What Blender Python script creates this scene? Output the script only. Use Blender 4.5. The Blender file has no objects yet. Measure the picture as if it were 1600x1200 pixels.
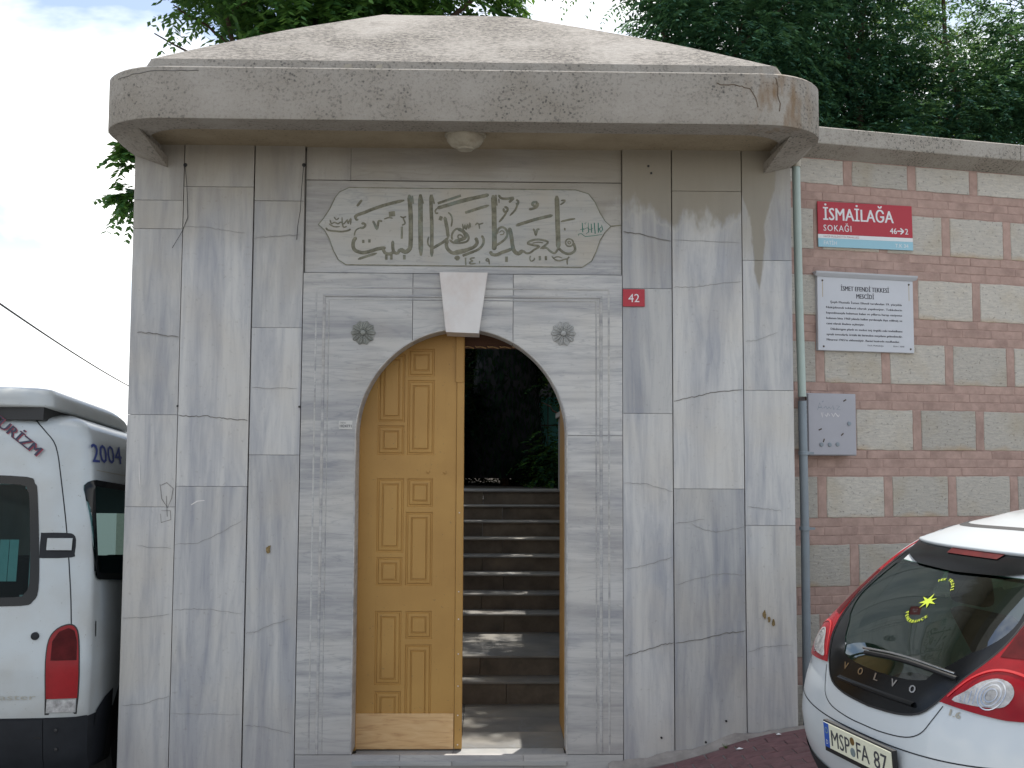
import bpy, bmesh, math, random
import numpy as np
from mathutils import Vector, Matrix, noise
from math import sin, cos, pi, radians as rad
random.seed(7)
rng = np.random.default_rng(7)
SC = bpy.context.scene
COL = SC.collection

# ---------------------------------------------------------------- camera
def cam_matrix(loc, yaw, pitch, roll):
    cy, sy, cp, sp = cos(yaw), sin(yaw), cos(pitch), sin(pitch)
    fw = Vector((sy*cp, cy*cp, sp)); r = Vector((cy, -sy, 0)); u = r.cross(fw)
    c, s = cos(roll), sin(roll)
    R, U = c*r + s*u, -s*r + c*u
    m = Matrix((R, U, -fw)).transposed().to_4x4()
    m.translation = loc
    return m
cd = bpy.data.cameras.new('camera'); cam = bpy.data.objects.new('camera', cd); COL.objects.link(cam)
cam.matrix_world = cam_matrix(Vector((0.18774, -7.1189, 2.0)), 0.0215823, 0.0693691, 0.0045812)
cd.sensor_fit = 'HORIZONTAL'; cd.sensor_width = 36.0; cd.lens = 36.0*1620/1600
cd.clip_start = 0.05; cd.clip_end = 3000
SC.camera = cam

# ---------------------------------------------------------------- sky, sun, exposure
SUN_EL, SUN_AZ = rad(62), rad(25)          # azimuth from +Y towards +X
SKY_STRENGTH, SUN_STRENGTH, EXPOSURE = 0.11, 3.6, 0.80
w = bpy.data.worlds.new('World'); SC.world = w; w.use_nodes = True
nt = w.node_tree; nt.nodes.clear()
def N(t, tp, **kw):
    n = t.nodes.new(tp)
    for k, v in kw.items():
        if k.startswith('i_'):
            n.inputs[k[2:].replace('_', ' ')].default_value = v
        else: setattr(n, k, v)
    return n
out = N(nt, 'ShaderNodeOutputWorld'); bg = N(nt, 'ShaderNodeBackground'); bg.inputs['Strength'].default_value = SKY_STRENGTH
sky = N(nt, 'ShaderNodeTexSky'); sky.sky_type = 'NISHITA'; sky.sun_disc = False
sky.sun_elevation = SUN_EL; sky.sun_rotation = SUN_AZ; sky.air_density = 1.0; sky.dust_density = 1.6; sky.ozone_density = 1.0
tc = N(nt, 'ShaderNodeTexCoord'); mp = N(nt, 'ShaderNodeMapping'); mp.inputs['Scale'].default_value = (1.0, 1.0, 1.7); mp.inputs['Location'].default_value = (0.35, 0.2, 0.1)
nz = N(nt, 'ShaderNodeTexNoise'); nz.inputs['Scale'].default_value = 2.6; nz.inputs['Detail'].default_value = 7; nz.inputs['Roughness'].default_value = 0.55; nz.inputs['Distortion'].default_value = 0.3
cr = N(nt, 'ShaderNodeValToRGB'); cr.color_ramp.elements[0].position = 0.45; cr.color_ramp.elements[0].color = (0.05, 0.05, 0.05, 1); cr.color_ramp.elements[1].position = 0.60
nz2 = N(nt, 'ShaderNodeTexNoise'); nz2.inputs['Scale'].default_value = 3.1; nz2.inputs['Detail'].default_value = 4
cc = N(nt, 'ShaderNodeMix'); cc.data_type = 'RGBA'; cc.inputs['A'].default_value = (5.4, 5.9, 6.3, 1); cc.inputs['B'].default_value = (10.5, 10.5, 10.3, 1)
mr = N(nt, 'ShaderNodeMapRange'); mr.inputs['From Min'].default_value = 0.38; mr.inputs['From Max'].default_value = 0.5
mx = N(nt, 'ShaderNodeMix'); mx.data_type = 'RGBA'
L = nt.links.new
L(tc.outputs['Generated'], mp.inputs['Vector']); L(mp.outputs['Vector'], nz.inputs['Vector']); L(mp.outputs['Vector'], nz2.inputs['Vector'])
sx = N(nt, 'ShaderNodeSeparateXYZ'); lo = N(nt, 'ShaderNodeMapRange'); lo.inputs['From Min'].default_value = .24; lo.inputs['From Max'].default_value = .04; lo.interpolation_type = 'SMOOTHSTEP'
mxm = N(nt, 'ShaderNodeMath', operation='MAXIMUM'); L(tc.outputs['Generated'], sx.inputs[0]); L(sx.outputs[2], lo.inputs['Value']); L(lo.outputs[0], mxm.inputs[1]); L(cr.outputs['Color'], mxm.inputs[0])
L(nz.outputs['Fac'], cr.inputs['Fac']); L(mxm.outputs[0], mx.inputs['Factor']); L(nz2.outputs['Fac'], mr.inputs['Value']); L(mr.outputs['Result'], cc.inputs['Factor'])
L(sky.outputs['Color'], mx.inputs['A']); L(cc.outputs['Result'], mx.inputs['B']); L(mx.outputs['Result'], bg.inputs['Color']); L(bg.outputs['Background'], out.inputs['Surface'])
sd = bpy.data.lights.new('sun', 'SUN'); sun = bpy.data.objects.new('sun', sd); COL.objects.link(sun)
sd.energy = SUN_STRENGTH; sd.angle = rad(0.5); sd.color = (1.0, 0.95, 0.87)
sdir = Vector((sin(SUN_AZ)*cos(SUN_EL), cos(SUN_AZ)*cos(SUN_EL), sin(SUN_EL)))
sun.rotation_euler = sdir.to_track_quat('Z', 'Y').to_euler(); sun.location = (3, 8, 14)
SC.view_settings.view_transform = 'Standard'; SC.view_settings.look = 'None'
SC.view_settings.exposure = EXPOSURE; SC.view_settings.gamma = 1.0; SC.view_settings.use_curve_mapping = False

# ---------------------------------------------------------------- helpers: objects
def tag(o, label=None, cat=None, group=None, kind=None):
    if label: o['label'] = label
    if cat: o['category'] = cat
    if group: o['group'] = group
    if kind: o['kind'] = kind
    return o
def empty(name, loc=(0, 0, 0), rot=(0, 0, 0), **kw):
    o = bpy.data.objects.new(name, None); COL.objects.link(o); o.location = loc; o.rotation_euler = rot; o.empty_display_size = .2
    return tag(o, **kw)
def mesh(name, V, F, mat=None, smooth=False):
    m = bpy.data.meshes.new(name); m.from_pydata([tuple(v) for v in V], [], F)
    if mat: m.materials.append(mat)
    if smooth: m.shade_smooth()
    m.update(); return m
def obj(name, m, parent=None, loc=None, rot=None, **kw):
    o = bpy.data.objects.new(name, m); COL.objects.link(o)
    if parent: o.parent = parent
    if loc: o.location = loc
    if rot: o.rotation_euler = rot
    return tag(o, **kw)
class MB:
    """collects simple shapes into one mesh"""
    def __init__(s): s.V = []; s.F = []
    def add(s, V, F):
        k = len(s.V); s.V += [tuple(v) for v in V]; s.F += [tuple(i+k for i in f) for f in F]; return s
    def box(s, x0, x1, y0, y1, z0, z1):
        return s.add([(x0,y0,z0),(x1,y0,z0),(x1,y1,z0),(x0,y1,z0),(x0,y0,z1),(x1,y0,z1),(x1,y1,z1),(x0,y1,z1)],
                     [(0,3,2,1),(4,5,6,7),(0,1,5,4),(1,2,6,5),(2,3,7,6),(3,0,4,7)])
    def bbox(s, x0, x1, y0, y1, z0, z1, b=.005):
        """box with bevelled front (-y) edges"""
        return s.add([(x0,y0+b,z0),(x1,y0+b,z0),(x1,y1,z0),(x0,y1,z0),(x0,y0+b,z1),(x1,y0+b,z1),(x1,y1,z1),(x0,y1,z1),
                      (x0+b,y0,z0+b),(x1-b,y0,z0+b),(x1-b,y0,z1-b),(x0+b,y0,z1-b)],
                     [(0,3,2,1),(4,5,6,7),(8,9,10,11),(0,1,9,8),(1,5,10,9),(5,4,11,10),(4,0,8,11),(1,2,6,5),(2,3,7,6),(3,0,4,7)])
    def prism(s, P, y0, y1):
        """polygon P in (x, z) (counter-clockwise seen from -y) extruded along y"""
        n = len(P); V = [(x, y0, z) for x, z in P] + [(x, y1, z) for x, z in P]
        return s.add(V, [tuple(range(n)), tuple(range(2*n-1, n-1, -1))] + [(i, i+n, (i+1) % n+n, (i+1) % n) for i in range(n)])
    def tube(s, P, r, n=8, r2=None, cap=True):
        P = [Vector(p) for p in P]; k = len(P); rings = []; V = []; F = []
        for i, p in enumerate(P):
            t = (P[min(i+1, k-1)]-P[max(i-1, 0)]).normalized()
            a = t.cross(Vector((0, 0, 1)) if abs(t.z) < .9 else Vector((1, 0, 0))).normalized(); b = t.cross(a)
            rr = r if r2 is None else r+(r2-r)*i/(k-1)
            V += [p+a*rr*cos(2*pi*j/n)+b*rr*sin(2*pi*j/n) for j in range(n)]
        for i in range(k-1):
            for j in range(n): F.append((i*n+j, (i+1)*n+j, (i+1)*n+(j+1) % n, i*n+(j+1) % n))
        if cap: F += [tuple(range(n)), tuple(range(k*n-1, (k-1)*n-1, -1))]
        return s.add(V, F)
    def lathe(s, prof, c, axis='z', n=24, flip=False):
        V = []; F = []; k = len(prof)
        for r, h in prof:
            for j in range(n):
                a = 2*pi*j/n; p = (r*cos(a), r*sin(a), h)
                if axis == 'y': p = (p[0], p[2], p[1])
                if axis == 'x': p = (p[2], p[0], p[1])
                V.append((c[0]+p[0], c[1]+p[1], c[2]+p[2]))
        for i in range(k-1):
            for j in range(n): F.append((i*n+j, i*n+(j+1) % n, (i+1)*n+(j+1) % n, (i+1)*n+j))
        F += [tuple(range(n)), tuple(range(k*n-1, (k-1)*n-1, -1))]
        return s.add(V, F)
    def stroke(s, P, hw, y, taper=True):
        """flat pen stroke in the xz plane at depth y"""
        P = [Vector((p[0], p[1])) for p in P]; n = len(P); V = []
        for i, p in enumerate(P):
            t = (P[min(i+1, n-1)]-P[max(i-1, 0)]); t = t.normalized() if t.length else Vector((1, 0))
            q = Vector((-t.y, t.x)); h = hw*(.55 if taper and n > 2 and i in (0, n-1) else 1)
            V += [(p.x+q.x*h, y, p.y+q.y*h), (p.x-q.x*h, y, p.y-q.y*h)]
        return s.add(V, [(2*i, 2*i+1, 2*i+3, 2*i+2) for i in range(n-1)])
    def ridge(s, P, hw, y, h):
        """pen stroke with a raised spine"""
        P = [Vector((p[0], p[1])) for p in P]; n = len(P); V = []
        for i, p in enumerate(P):
            t = (P[min(i+1, n-1)]-P[max(i-1, 0)]); t = t.normalized() if t.length else Vector((1, 0))
            q = Vector((-t.y, t.x)); a = hw*(.45 if n > 2 and i in (0, n-1) else 1)
            V += [(p.x+q.x*a, y, p.y+q.y*a), (p.x+q.x*a*.6, y-h, p.y+q.y*a*.6), (p.x-q.x*a*.6, y-h*.8, p.y-q.y*a*.6), (p.x-q.x*a, y, p.y-q.y*a)]
        return s.add(V, [(4*i+k, 4*i+k+1, 4*i+k+5, 4*i+k+4) for i in range(n-1) for k in range(3)]+[(0, 1, 2, 3), (4*n-4, 4*n-3, 4*n-2, 4*n-1)])
    def mesh(s, name, mat=None, smooth=False): return mesh(name, s.V, s.F, mat, smooth)
    def build(s, name, mat, parent=None, smooth=False, fix=True, **kw):
        m = s.mesh(name, mat, False)
        if fix:
            b = bmesh.new(); b.from_mesh(m); bmesh.ops.recalc_face_normals(b, faces=b.faces); b.to_mesh(m); b.free()
        if smooth:
            m.shade_smooth(); 
            try: m.set_sharp_from_angle(angle=rad(38))
            except Exception: pass
        return obj(name, m, parent, **kw)
def fit_text(s, w, h=None, mat=None, extrude=0.0, align='CENTER', spacing=1.0, bold=0.0, slant=0.0):
    """text mesh in its own xz plane, scaled to width w (and cap height h)"""
    c = bpy.data.curves.new('lettering', 'FONT'); c.body = s; c.size = 1; c.align_x = align; c.space_character = spacing; c.shear = slant
    c.resolution_u = 2; c.extrude = 0
    o = bpy.data.objects.new('tmp', c); COL.objects.link(o)
    dg = bpy.context.evaluated_depsgraph_get(); m = bpy.data.meshes.new_from_object(o.evaluated_get(dg))
    bpy.data.objects.remove(o); bpy.data.curves.remove(c)
    n = len(m.vertices); co = np.empty(n*3); m.vertices.foreach_get('co', co); co = co.reshape(-1, 3)
    x0, x1 = co[:, 0].min(), co[:, 0].max(); sx = w/(x1-x0) if w else h/.73
    sz = h/.73 if h else sx
    nx = co[:, 0]*sx; nz_ = co[:, 1]*sz
    if w:
        nx = (co[:, 0]-x0)*sx - (w/2 if align == 'CENTER' else (w if align == 'RIGHT' else 0))
    co2 = np.stack([nx, np.zeros(n), nz_], 1); m.vertices.foreach_set('co', co2.ravel())
    m.materials.clear(); m.materials.append(mat); m.update()
    if bold:                                    # heavier weight: a second copy, a hair to the side and in front
        b = bmesh.new(); b.from_mesh(m); b.from_mesh(m); b.verts.ensure_lookup_table(); hh = (h or .02)
        for i in range(n, 2*n): b.verts[i].co += Vector((hh*bold*4, -.00025, 0))
        b.to_mesh(m); b.free()
    return m

# ---------------------------------------------------------------- helpers: materials
def mat_new(name):
    m = bpy.data.materials.new(name); m.use_nodes = True; t = m.node_tree; t.nodes.clear()
    o = t.nodes.new('ShaderNodeOutputMaterial'); p = t.nodes.new('ShaderNodeBsdfPrincipled'); t.links.new(p.outputs[0], o.inputs[0])
    return m, t, p, o
def simple(name, col, rough=.6, metal=0, var=.12, scale=8, bump=.0, coat=0, spec=.5, dirt=None, dirt_amt=.4, stretch=(1, 1, 1)):
    m, t, p, o = mat_new(name); l = t.links.new
    tc = N(t, 'ShaderNodeTexCoord'); oi = N(t, 'ShaderNodeObjectInfo'); va = N(t, 'ShaderNodeVectorMath', operation='MULTIPLY_ADD')
    mp = N(t, 'ShaderNodeMapping'); mp.inputs['Scale'].default_value = stretch
    l(tc.outputs['Object'], mp.inputs[0]); l(mp.outputs[0], va.inputs[0]); va.inputs[1].default_value = (1, 1, 1)
    cx = N(t, 'ShaderNodeCombineXYZ'); mu = N(t, 'ShaderNodeMath', operation='MULTIPLY'); mu.inputs[1].default_value = 37
    l(oi.outputs['Random'], mu.inputs[0]); l(mu.outputs[0], cx.inputs[0]); l(mu.outputs[0], cx.inputs[2]); l(cx.outputs[0], va.inputs[2])
    nz = N(t, 'ShaderNodeTexNoise'); nz.inputs['Scale'].default_value = scale; nz.inputs['Detail'].default_value = 6; nz.inputs['Roughness'].default_value = .65
    l(va.outputs[0], nz.inputs['Vector'])
    r = N(t, 'ShaderNodeMapRange'); r.inputs['From Min'].default_value = .3; r.inputs['From Max'].default_value = .7
    r.inputs['To Min'].default_value = 1-var; r.inputs['To Max'].default_value = 1+var*.6
    l(nz.outputs['Fac'], r.inputs['Value'])
    hs = N(t, 'ShaderNodeMix', data_type='RGBA', blend_type='MULTIPLY'); hs.inputs['Factor'].default_value = 1; hs.inputs['A'].default_value = (*col, 1)
    l(r.outputs[0], hs.inputs['B']); c = hs.outputs['Result']
    if dirt:
        n2 = N(t, 'ShaderNodeTexNoise'); n2.inputs['Scale'].default_value = scale*.35; n2.inputs['Detail'].default_value = 9; n2.inputs['Roughness'].default_value = .7
        l(va.outputs[0], n2.inputs['Vector'])
        r2 = N(t, 'ShaderNodeMapRange'); r2.inputs['From Min'].default_value = .5; r2.inputs['From Max'].default_value = .72; r2.inputs['To Max'].default_value = dirt_amt
        l(n2.outputs['Fac'], r2.inputs['Value']); mm = N(t, 'ShaderNodeMix', data_type='RGBA'); mm.inputs['B'].default_value = (*dirt, 1)
        l(r2.outputs[0], mm.inputs['Factor']); l(c, mm.inputs['A']); c = mm.outputs['Result']
    l(c, p.inputs['Base Color']); p.inputs['Roughness'].default_value = rough; p.inputs['Metallic'].default_value = metal
    p.inputs['Coat Weight'].default_value = coat; p.inputs['Coat Roughness'].default_value = .04; p.inputs['Specular IOR Level'].default_value = spec
    if bump:
        b = N(t, 'ShaderNodeBump'); b.inputs['Strength'].default_value = 1; b.inputs['Distance'].default_value = bump
        l(nz.outputs['Fac'], b.inputs['Height']); l(b.outputs[0], p.inputs['Normal'])
    return m
def nd(t, tp, ins=None, **kw):
    n = t.nodes.new(tp)
    for k, v in kw.items(): setattr(n, k, v)
    for k, v in (ins or {}).items():
        if isinstance(v, bpy.types.NodeSocket): t.links.new(v, n.inputs[k])
        else: n.inputs[k].default_value = v
    return n
def ramp(t, fac, stops):
    n = t.nodes.new('ShaderNodeValToRGB'); e = n.color_ramp.elements
    while len(e) < len(stops): e.new(.5)
    for i, (p, c) in enumerate(stops):
        e[i].position = p; e[i].color = (*c, 1) if not isinstance(c, (int, float)) else (c, c, c, 1)
    t.links.new(fac, n.inputs['Fac']); return n.outputs['Color']
def mixc(t, f, a, b, mode='MIX'):
    return nd(t, 'ShaderNodeMix', {'Factor': f, 'A': a, 'B': b}, data_type='RGBA', blend_type=mode).outputs['Result']
def maths(t, op, a, b=0., c=0., clamp=False):
    return nd(t, 'ShaderNodeMath', {0: a, 1: b, 2: c}, operation=op, use_clamp=clamp).outputs[0]
def mrange(t, v, a, b, c=0., d=1., smooth=False):
    return nd(t, 'ShaderNodeMapRange', {'Value': v, 'From Min': a, 'From Max': b, 'To Min': c, 'To Max': d}, interpolation_type='SMOOTHSTEP' if smooth else 'LINEAR').outputs[0]
def marble(name, vertical=True, base=(.515, .507, .488), dark=(.295, .303, .33), stain=.0, warm=.3, joint=0):
    m, t, p, o = mat_new(name); l = t.links.new
    tc = nd(t, 'ShaderNodeTexCoord'); oi = nd(t, 'ShaderNodeObjectInfo'); rnd = oi.outputs['Random']
    cx = nd(t, 'ShaderNodeCombineXYZ', {0: maths(t, 'MULTIPLY', rnd, 53.), 1: maths(t, 'MULTIPLY', rnd, 17.), 2: maths(t, 'MULTIPLY', rnd, 91.)})
    loc = nd(t, 'ShaderNodeVectorMath', {0: tc.outputs['Object'], 1: cx.outputs[0]}, operation='ADD').outputs[0]
    sc = (3.4, 3.4, .34) if vertical else (.42, .42, 4.2)
    rot = (0, rad(4), 0) if vertical else (0, rad(-4), 0)
    mp = nd(t, 'ShaderNodeMapping', {'Vector': loc, 'Scale': sc, 'Rotation': rot}).outputs[0]
    n1 = nd(t, 'ShaderNodeTexNoise', {'Vector': mp, 'Scale': 1.5, 'Detail': 5., 'Roughness': .62, 'Distortion': .8}).outputs['Fac']
    n2 = nd(t, 'ShaderNodeTexNoise', {'Vector': mp, 'Scale': 6., 'Detail': 6., 'Roughness': .65, 'Distortion': .5}).outputs['Fac']
    n3 = nd(t, 'ShaderNodeTexNoise', {'Vector': loc, 'Scale': 2.2, 'Detail': 4.}).outputs['Fac']
    v1 = mrange(t, n1, .38, .66, 0, 1, True); v2 = mrange(t, n2, .45, .72)
    f = maths(t, 'ADD', maths(t, 'MULTIPLY', v1, .70), maths(t, 'MULTIPLY', v2, .45), clamp=True)
    c = mixc(t, f, (*base, 1), (*dark, 1))
    # thin veins
    n5 = nd(t, 'ShaderNodeTexNoise', {'Vector': mp, 'Scale': 2.6, 'Detail': 3., 'Distortion': 1.6}).outputs['Fac']
    vein = mrange(t, maths(t, 'ABSOLUTE', maths(t, 'SUBTRACT', n5, .5)), .0, .022, .35 if not vertical else .13, 0.)
    c = mixc(t, vein, c, (.20, .215, .24, 1))
    # warm clouding and grime
    c = mixc(t, maths(t, 'MULTIPLY', mrange(t, n3, .45, .7), warm), c, (.48, .42, .33, 1))
    n6 = nd(t, 'ShaderNodeTexNoise', {'Vector': tc.outputs['Object'], 'Scale': 38., 'Detail': 5.}).outputs['Fac']
    c = mixc(t, mrange(t, n6, .62, .75, 0, .35), c, (.22, .20, .17, 1))
    tint = mrange(t, rnd, 0, 1, .86, 1.08)
    c = mixc(t, 1., c, nd(t, 'ShaderNodeCombineColor', {0: tint, 1: tint, 2: tint}).outputs[0], 'MULTIPLY')
    if stain:
        sp = nd(t, 'ShaderNodeSeparateXYZ', {0: tc.outputs['Object']})
        X, Z = sp.outputs[0], sp.outputs[2]
        ns = nd(t, 'ShaderNodeTexNoise', {'Vector': nd(t, 'ShaderNodeMapping', {'Vector': tc.outputs['Object'], 'Scale': (2.0, 1, .8)}).outputs[0], 'Scale': 1.5, 'Detail': 5., 'Roughness': .6}).outputs['Fac']
        # damp tide mark: drops lower towards the right corner
        drip = maths(t, 'ADD', 3.18, maths(t, 'MULTIPLY', maths(t, 'ABSOLUTE', maths(t, 'SUBTRACT', X, 2.06)), 5.5))
        isF = maths(t, 'GREATER_THAN', X, 1.944)
        lim = maths(t, 'ADD', maths(t, 'MULTIPLY', isF, drip), maths(t, 'MULTIPLY', maths(t, 'SUBTRACT', 1., isF), 3.60))
        h = maths(t, 'SUBTRACT', Z, maths(t, 'ADD', lim, maths(t, 'MULTIPLY', maths(t, 'SUBTRACT', ns, .5), -1.1)))
        k = maths(t, 'MULTIPLY', mrange(t, h, -.03, .08, 0, 1, True), mrange(t, X, .3, 1.2))
        edge = mrange(t, maths(t, 'ABSOLUTE', maths(t, 'ADD', h, .03)), 0., .03, .35, 0.)
        c = mixc(t, maths(t, 'MULTIPLY', k, stain), c, (.235, .205, .15, 1))
        c = mixc(t, maths(t, 'MULTIPLY', edge, mrange(t, X, .6, 1.2)), c, (.50, .47, .41, 1))
        # darker warm tone towards the eave, its shade put into the colour
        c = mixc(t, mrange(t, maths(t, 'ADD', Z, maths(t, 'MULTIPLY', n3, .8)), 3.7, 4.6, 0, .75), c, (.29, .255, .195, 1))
        # darker grey-brown towards the foot of the wall
        g = mrange(t, maths(t, 'SUBTRACT', Z, maths(t, 'MULTIPLY', ns, .5)), -.45, .15, .5, 0.)
        c = mixc(t, g, c, (.30, .27, .26, 1))
    l(c, p.inputs['Base Color']); p.inputs['Roughness'].default_value = .55
    b = nd(t, 'ShaderNodeBump', {'Height': n6, 'Strength': .35, 'Distance': .003}); l(b.outputs[0], p.inputs['Normal'])
    return m
def concrete(name, base=(.40, .37, .32), dark=(.13, .12, .11), speck=.5, streak=False, scale=1., rust=None):
    m, t, p, o = mat_new(name); l = t.links.new
    tc = nd(t, 'ShaderNodeTexCoord').outputs['Object']
    a = nd(t, 'ShaderNodeTexNoise', {'Vector': tc, 'Scale': 1.7*scale, 'Detail': 8., 'Roughness': .65}).outputs['Fac']
    b = nd(t, 'ShaderNodeTexNoise', {'Vector': tc, 'Scale': 60.*scale, 'Detail': 4., 'Roughness': .7}).outputs['Fac']
    c3 = nd(t, 'ShaderNodeTexNoise', {'Vector': nd(t, 'ShaderNodeMapping', {'Vector': tc, 'Scale': (1, 2.5, 2.5) if streak else (1, 1, 1)}).outputs[0], 'Scale': (26. if streak else 46.)*scale, 'Detail': 5., 'Roughness': .75}).outputs['Fac']
    col = mixc(t, mrange(t, a, .35, .68), (*base, 1), (base[0]*.72, base[1]*.70, base[2]*.66, 1))
    big = mrange(t, a, .38, .62, .25, 1.)
    sp = maths(t, 'MULTIPLY', mrange(t, c3, .53 if not streak else .45, .61 if not streak else .56), big)
    col = mixc(t, maths(t, 'MULTIPLY', sp, speck), col, (*dark, 1))
    col = mixc(t, mrange(t, b, .60, .72, 0, .5), col, (base[0]*1.3, base[1]*1.3, base[2]*1.25, 1))
    v = nd(t, 'ShaderNodeTexVoronoi', {'Vector': tc, 'Scale': 30.*scale, 'Randomness': 1.}).outputs['Distance']
    col = mixc(t, maths(t, 'MULTIPLY', mrange(t, maths(t, 'ADD', v, maths(t, 'MULTIPLY', b, .12)),   .24, .31, 1.*speck, 0), mrange(t, a, .44, .56)), col, (.09, .085, .08, 1))
    if rust:
        dd_ = nd(t, 'ShaderNodeVectorMath', {0: tc, 1: rust}, operation='DISTANCE').outputs['Value']; n7 = nd(t, 'ShaderNodeTexNoise', {'Vector': nd(t, 'ShaderNodeMapping', {'Vector': tc, 'Scale': (9, 9, 3)}).outputs[0], 'Scale': 1.5, 'Detail': 6.}).outputs['Fac']
        col = mixc(t, maths(t, 'MULTIPLY', mrange(t, dd_, .08, .30, .85, 0), mrange(t, n7, .45, .62)), col, (.22, .14, .075, 1))
    l(col, p.inputs['Base Color']); p.inputs['Roughness'].default_value = .9; p.inputs['Specular IOR Level'].default_value = .25
    hh = maths(t, 'ADD', maths(t, 'MULTIPLY', b, .5), c3)
    l(nd(t, 'ShaderNodeBump', {'Height': hh, 'Strength': .8, 'Distance': .006}).outputs[0], p.inputs['Normal'])
    return m
def glassy(name, tint=(.35, .5, .45), alpha=.35, rough=.02):
    """tinted thin pane: part see-through, part mirror"""
    m, t, p, o = mat_new(name); l = t.links.new
    tr = nd(t, 'ShaderNodeBsdfTransparent', {'Color': (*tint, 1)}); gl = nd(t, 'ShaderNodeBsdfGlossy', {'Color': (.9, .95, .95, 1), 'Roughness': rough})
    fr = nd(t, 'ShaderNodeFresnel', {'IOR': 1.5}); f = maths(t, 'ADD', maths(t, 'MULTIPLY', fr.outputs[0], .20), .0, clamp=True)
    mx = nd(t, 'ShaderNodeMixShader', {0: f, 1: tr.outputs[0], 2: gl.outputs[0]}); l(mx.outputs[0], o.inputs[0])
    return m
def leaf_mat(name, c0, c1, c2, trans=.45, gloss=.05):
    m, t, p, o = mat_new(name); l = t.links.new
    g = nd(t, 'ShaderNodeNewGeometry'); r = g.outputs['Random Per Island']
    c = ramp(t, r, [(0, c0), (.55, c1), (1, c2)])
    d = nd(t, 'ShaderNodeBsdfDiffuse', {'Color': c}); tl = nd(t, 'ShaderNodeBsdfTranslucent', {'Color': mixc(t, .5, c, (.14, .22, .02, 1))})
    gl = nd(t, 'ShaderNodeBsdfGlossy', {'Color': (.6, .7, .7, 1), 'Roughness': .45})
    a = nd(t, 'ShaderNodeMixShader', {0: trans, 1: d.outputs[0], 2: tl.outputs[0]}); b = nd(t, 'ShaderNodeMixShader', {0: gloss, 1: a.outputs[0], 2: gl.outputs[0]})
    l(b.outputs[0], o.inputs[0]); return m
M = {}
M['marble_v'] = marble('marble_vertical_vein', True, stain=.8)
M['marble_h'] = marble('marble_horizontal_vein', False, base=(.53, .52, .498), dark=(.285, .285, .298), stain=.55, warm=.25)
M['marble_in'] = marble('marble_inscription', False, base=(.49, .48, .445), dark=(.41, .405, .38), stain=.0, warm=.6)
M['marble_floor'] = marble('marble_floor', False, base=(.42, .42, .41), dark=(.26, .27, .28))
M['keystone'] = simple('keystone_white_stone', (.70, .67, .645), .6, var=.06, scale=6, dirt=(.45, .30, .22), dirt_amt=.35)
M['fascia'] = concrete('weathered_concrete', (.40, .37, .33), (.12, .11, .10), .75, rust=(2.03, -.66, 4.27))
M['hip'] = concrete('lichened_roof_concrete', (.36, .335, .305), (.075, .07, .066), .95, streak=True)
M['soffit'] = concrete('stained_soffit', (.40, .335, .24), (.24, .20, .14), .35)
M['plaster'] = simple('grey_render', (.25, .23, .20), .9, var=.25, scale=4, bump=.004)
M['groutd'] = simple('dark_joint', (.15, .143, .13), .95, var=.3, scale=12)
M['crack'] = simple('crack', (.19, .18, .165), .95, var=.5, scale=18)
M['hair'] = simple('hairline', (.30, .29, .275), .95, var=.4, scale=18)
M['black'] = simple('black_plastic', (.012, .012, .013), .45, var=.2)
M['letter'] = simple('faded_olive_paint', (.215, .205, .15), .85, var=.5, scale=22, dirt=(.24, .32, .30), dirt_amt=.6)
M['seal'] = simple('green_paint', (.03, .19, .14), .7, var=.4, scale=30)
M['ros'] = simple('grey_carved_stone', (.27, .275, .25), .8, var=.35, scale=20)
M['brown'] = simple('brown_timber', (.13, .06, .032), .7, var=.4, scale=5, stretch=(.3, 1, 6))
def door_mat():
    m, t, p, o = mat_new('mustard_gloss_paint'); tc = nd(t, 'ShaderNodeTexCoord').outputs['Object']
    a = nd(t, 'ShaderNodeTexNoise', {'Vector': tc, 'Scale': 3., 'Detail': 6.}).outputs['Fac']
    b = nd(t, 'ShaderNodeTexNoise', {'Vector': nd(t, 'ShaderNodeMapping', {'Vector': tc, 'Scale': (14, 14, 1.2)}).outputs[0], 'Scale': 5., 'Detail': 5.}).outputs['Fac']
    c = mixc(t, mrange(t, a, .3, .7), (.455, .255, .066, 1), (.39, .21, .052, 1)); c = mixc(t, mrange(t, b, .6, .8, 0, .35), c, (.34, .17, .04, 1))
    c2 = nd(t, 'ShaderNodeTexNoise', {'Vector': tc, 'Scale': 55., 'Detail': 2.}).outputs['Fac']; c = mixc(t, mrange(t, c2, .70, .74, 0, .6), c, (.20, .12, .05, 1))
    t.links.new(c, p.inputs['Base Color']); p.inputs['Roughness'].default_value = .55
    t.links.new(nd(t, 'ShaderNodeBump', {'Height': b, 'Strength': .4, 'Distance': .0015}).outputs[0], p.inputs['Normal']); return m
M['door'] = door_mat()
M['doorgroove'] = simple('mustard_paint_in_groove', (.36, .19, .05), .6, var=.2)
def wood_mat():
    m, t, p, o = mat_new('bare_pine'); tc = nd(t, 'ShaderNodeTexCoord').outputs['Object']
    b = nd(t, 'ShaderNodeTexNoise', {'Vector': nd(t, 'ShaderNodeMapping', {'Vector': tc, 'Scale': (1.2, 1, 9)}).outputs[0], 'Scale': 4., 'Detail': 6., 'Distortion': 1.2}).outputs['Fac']
    c = ramp(t, b, [(.3, (.66, .44, .22)), (.55, (.60, .37, .17)), (.78, (.42, .22, .09))])
    k = nd(t, 'ShaderNodeTexNoise', {'Vector': tc, 'Scale': 9., 'Detail': 2.}).outputs['Fac']; c = mixc(t, mrange(t, k, .66, .72, 0, .6), c, (.20, .09, .04, 1))
    t.links.new(c, p.inputs['Base Color']); p.inputs['Roughness'].default_value = .6; return m
M['pine'] = wood_mat()
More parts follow.
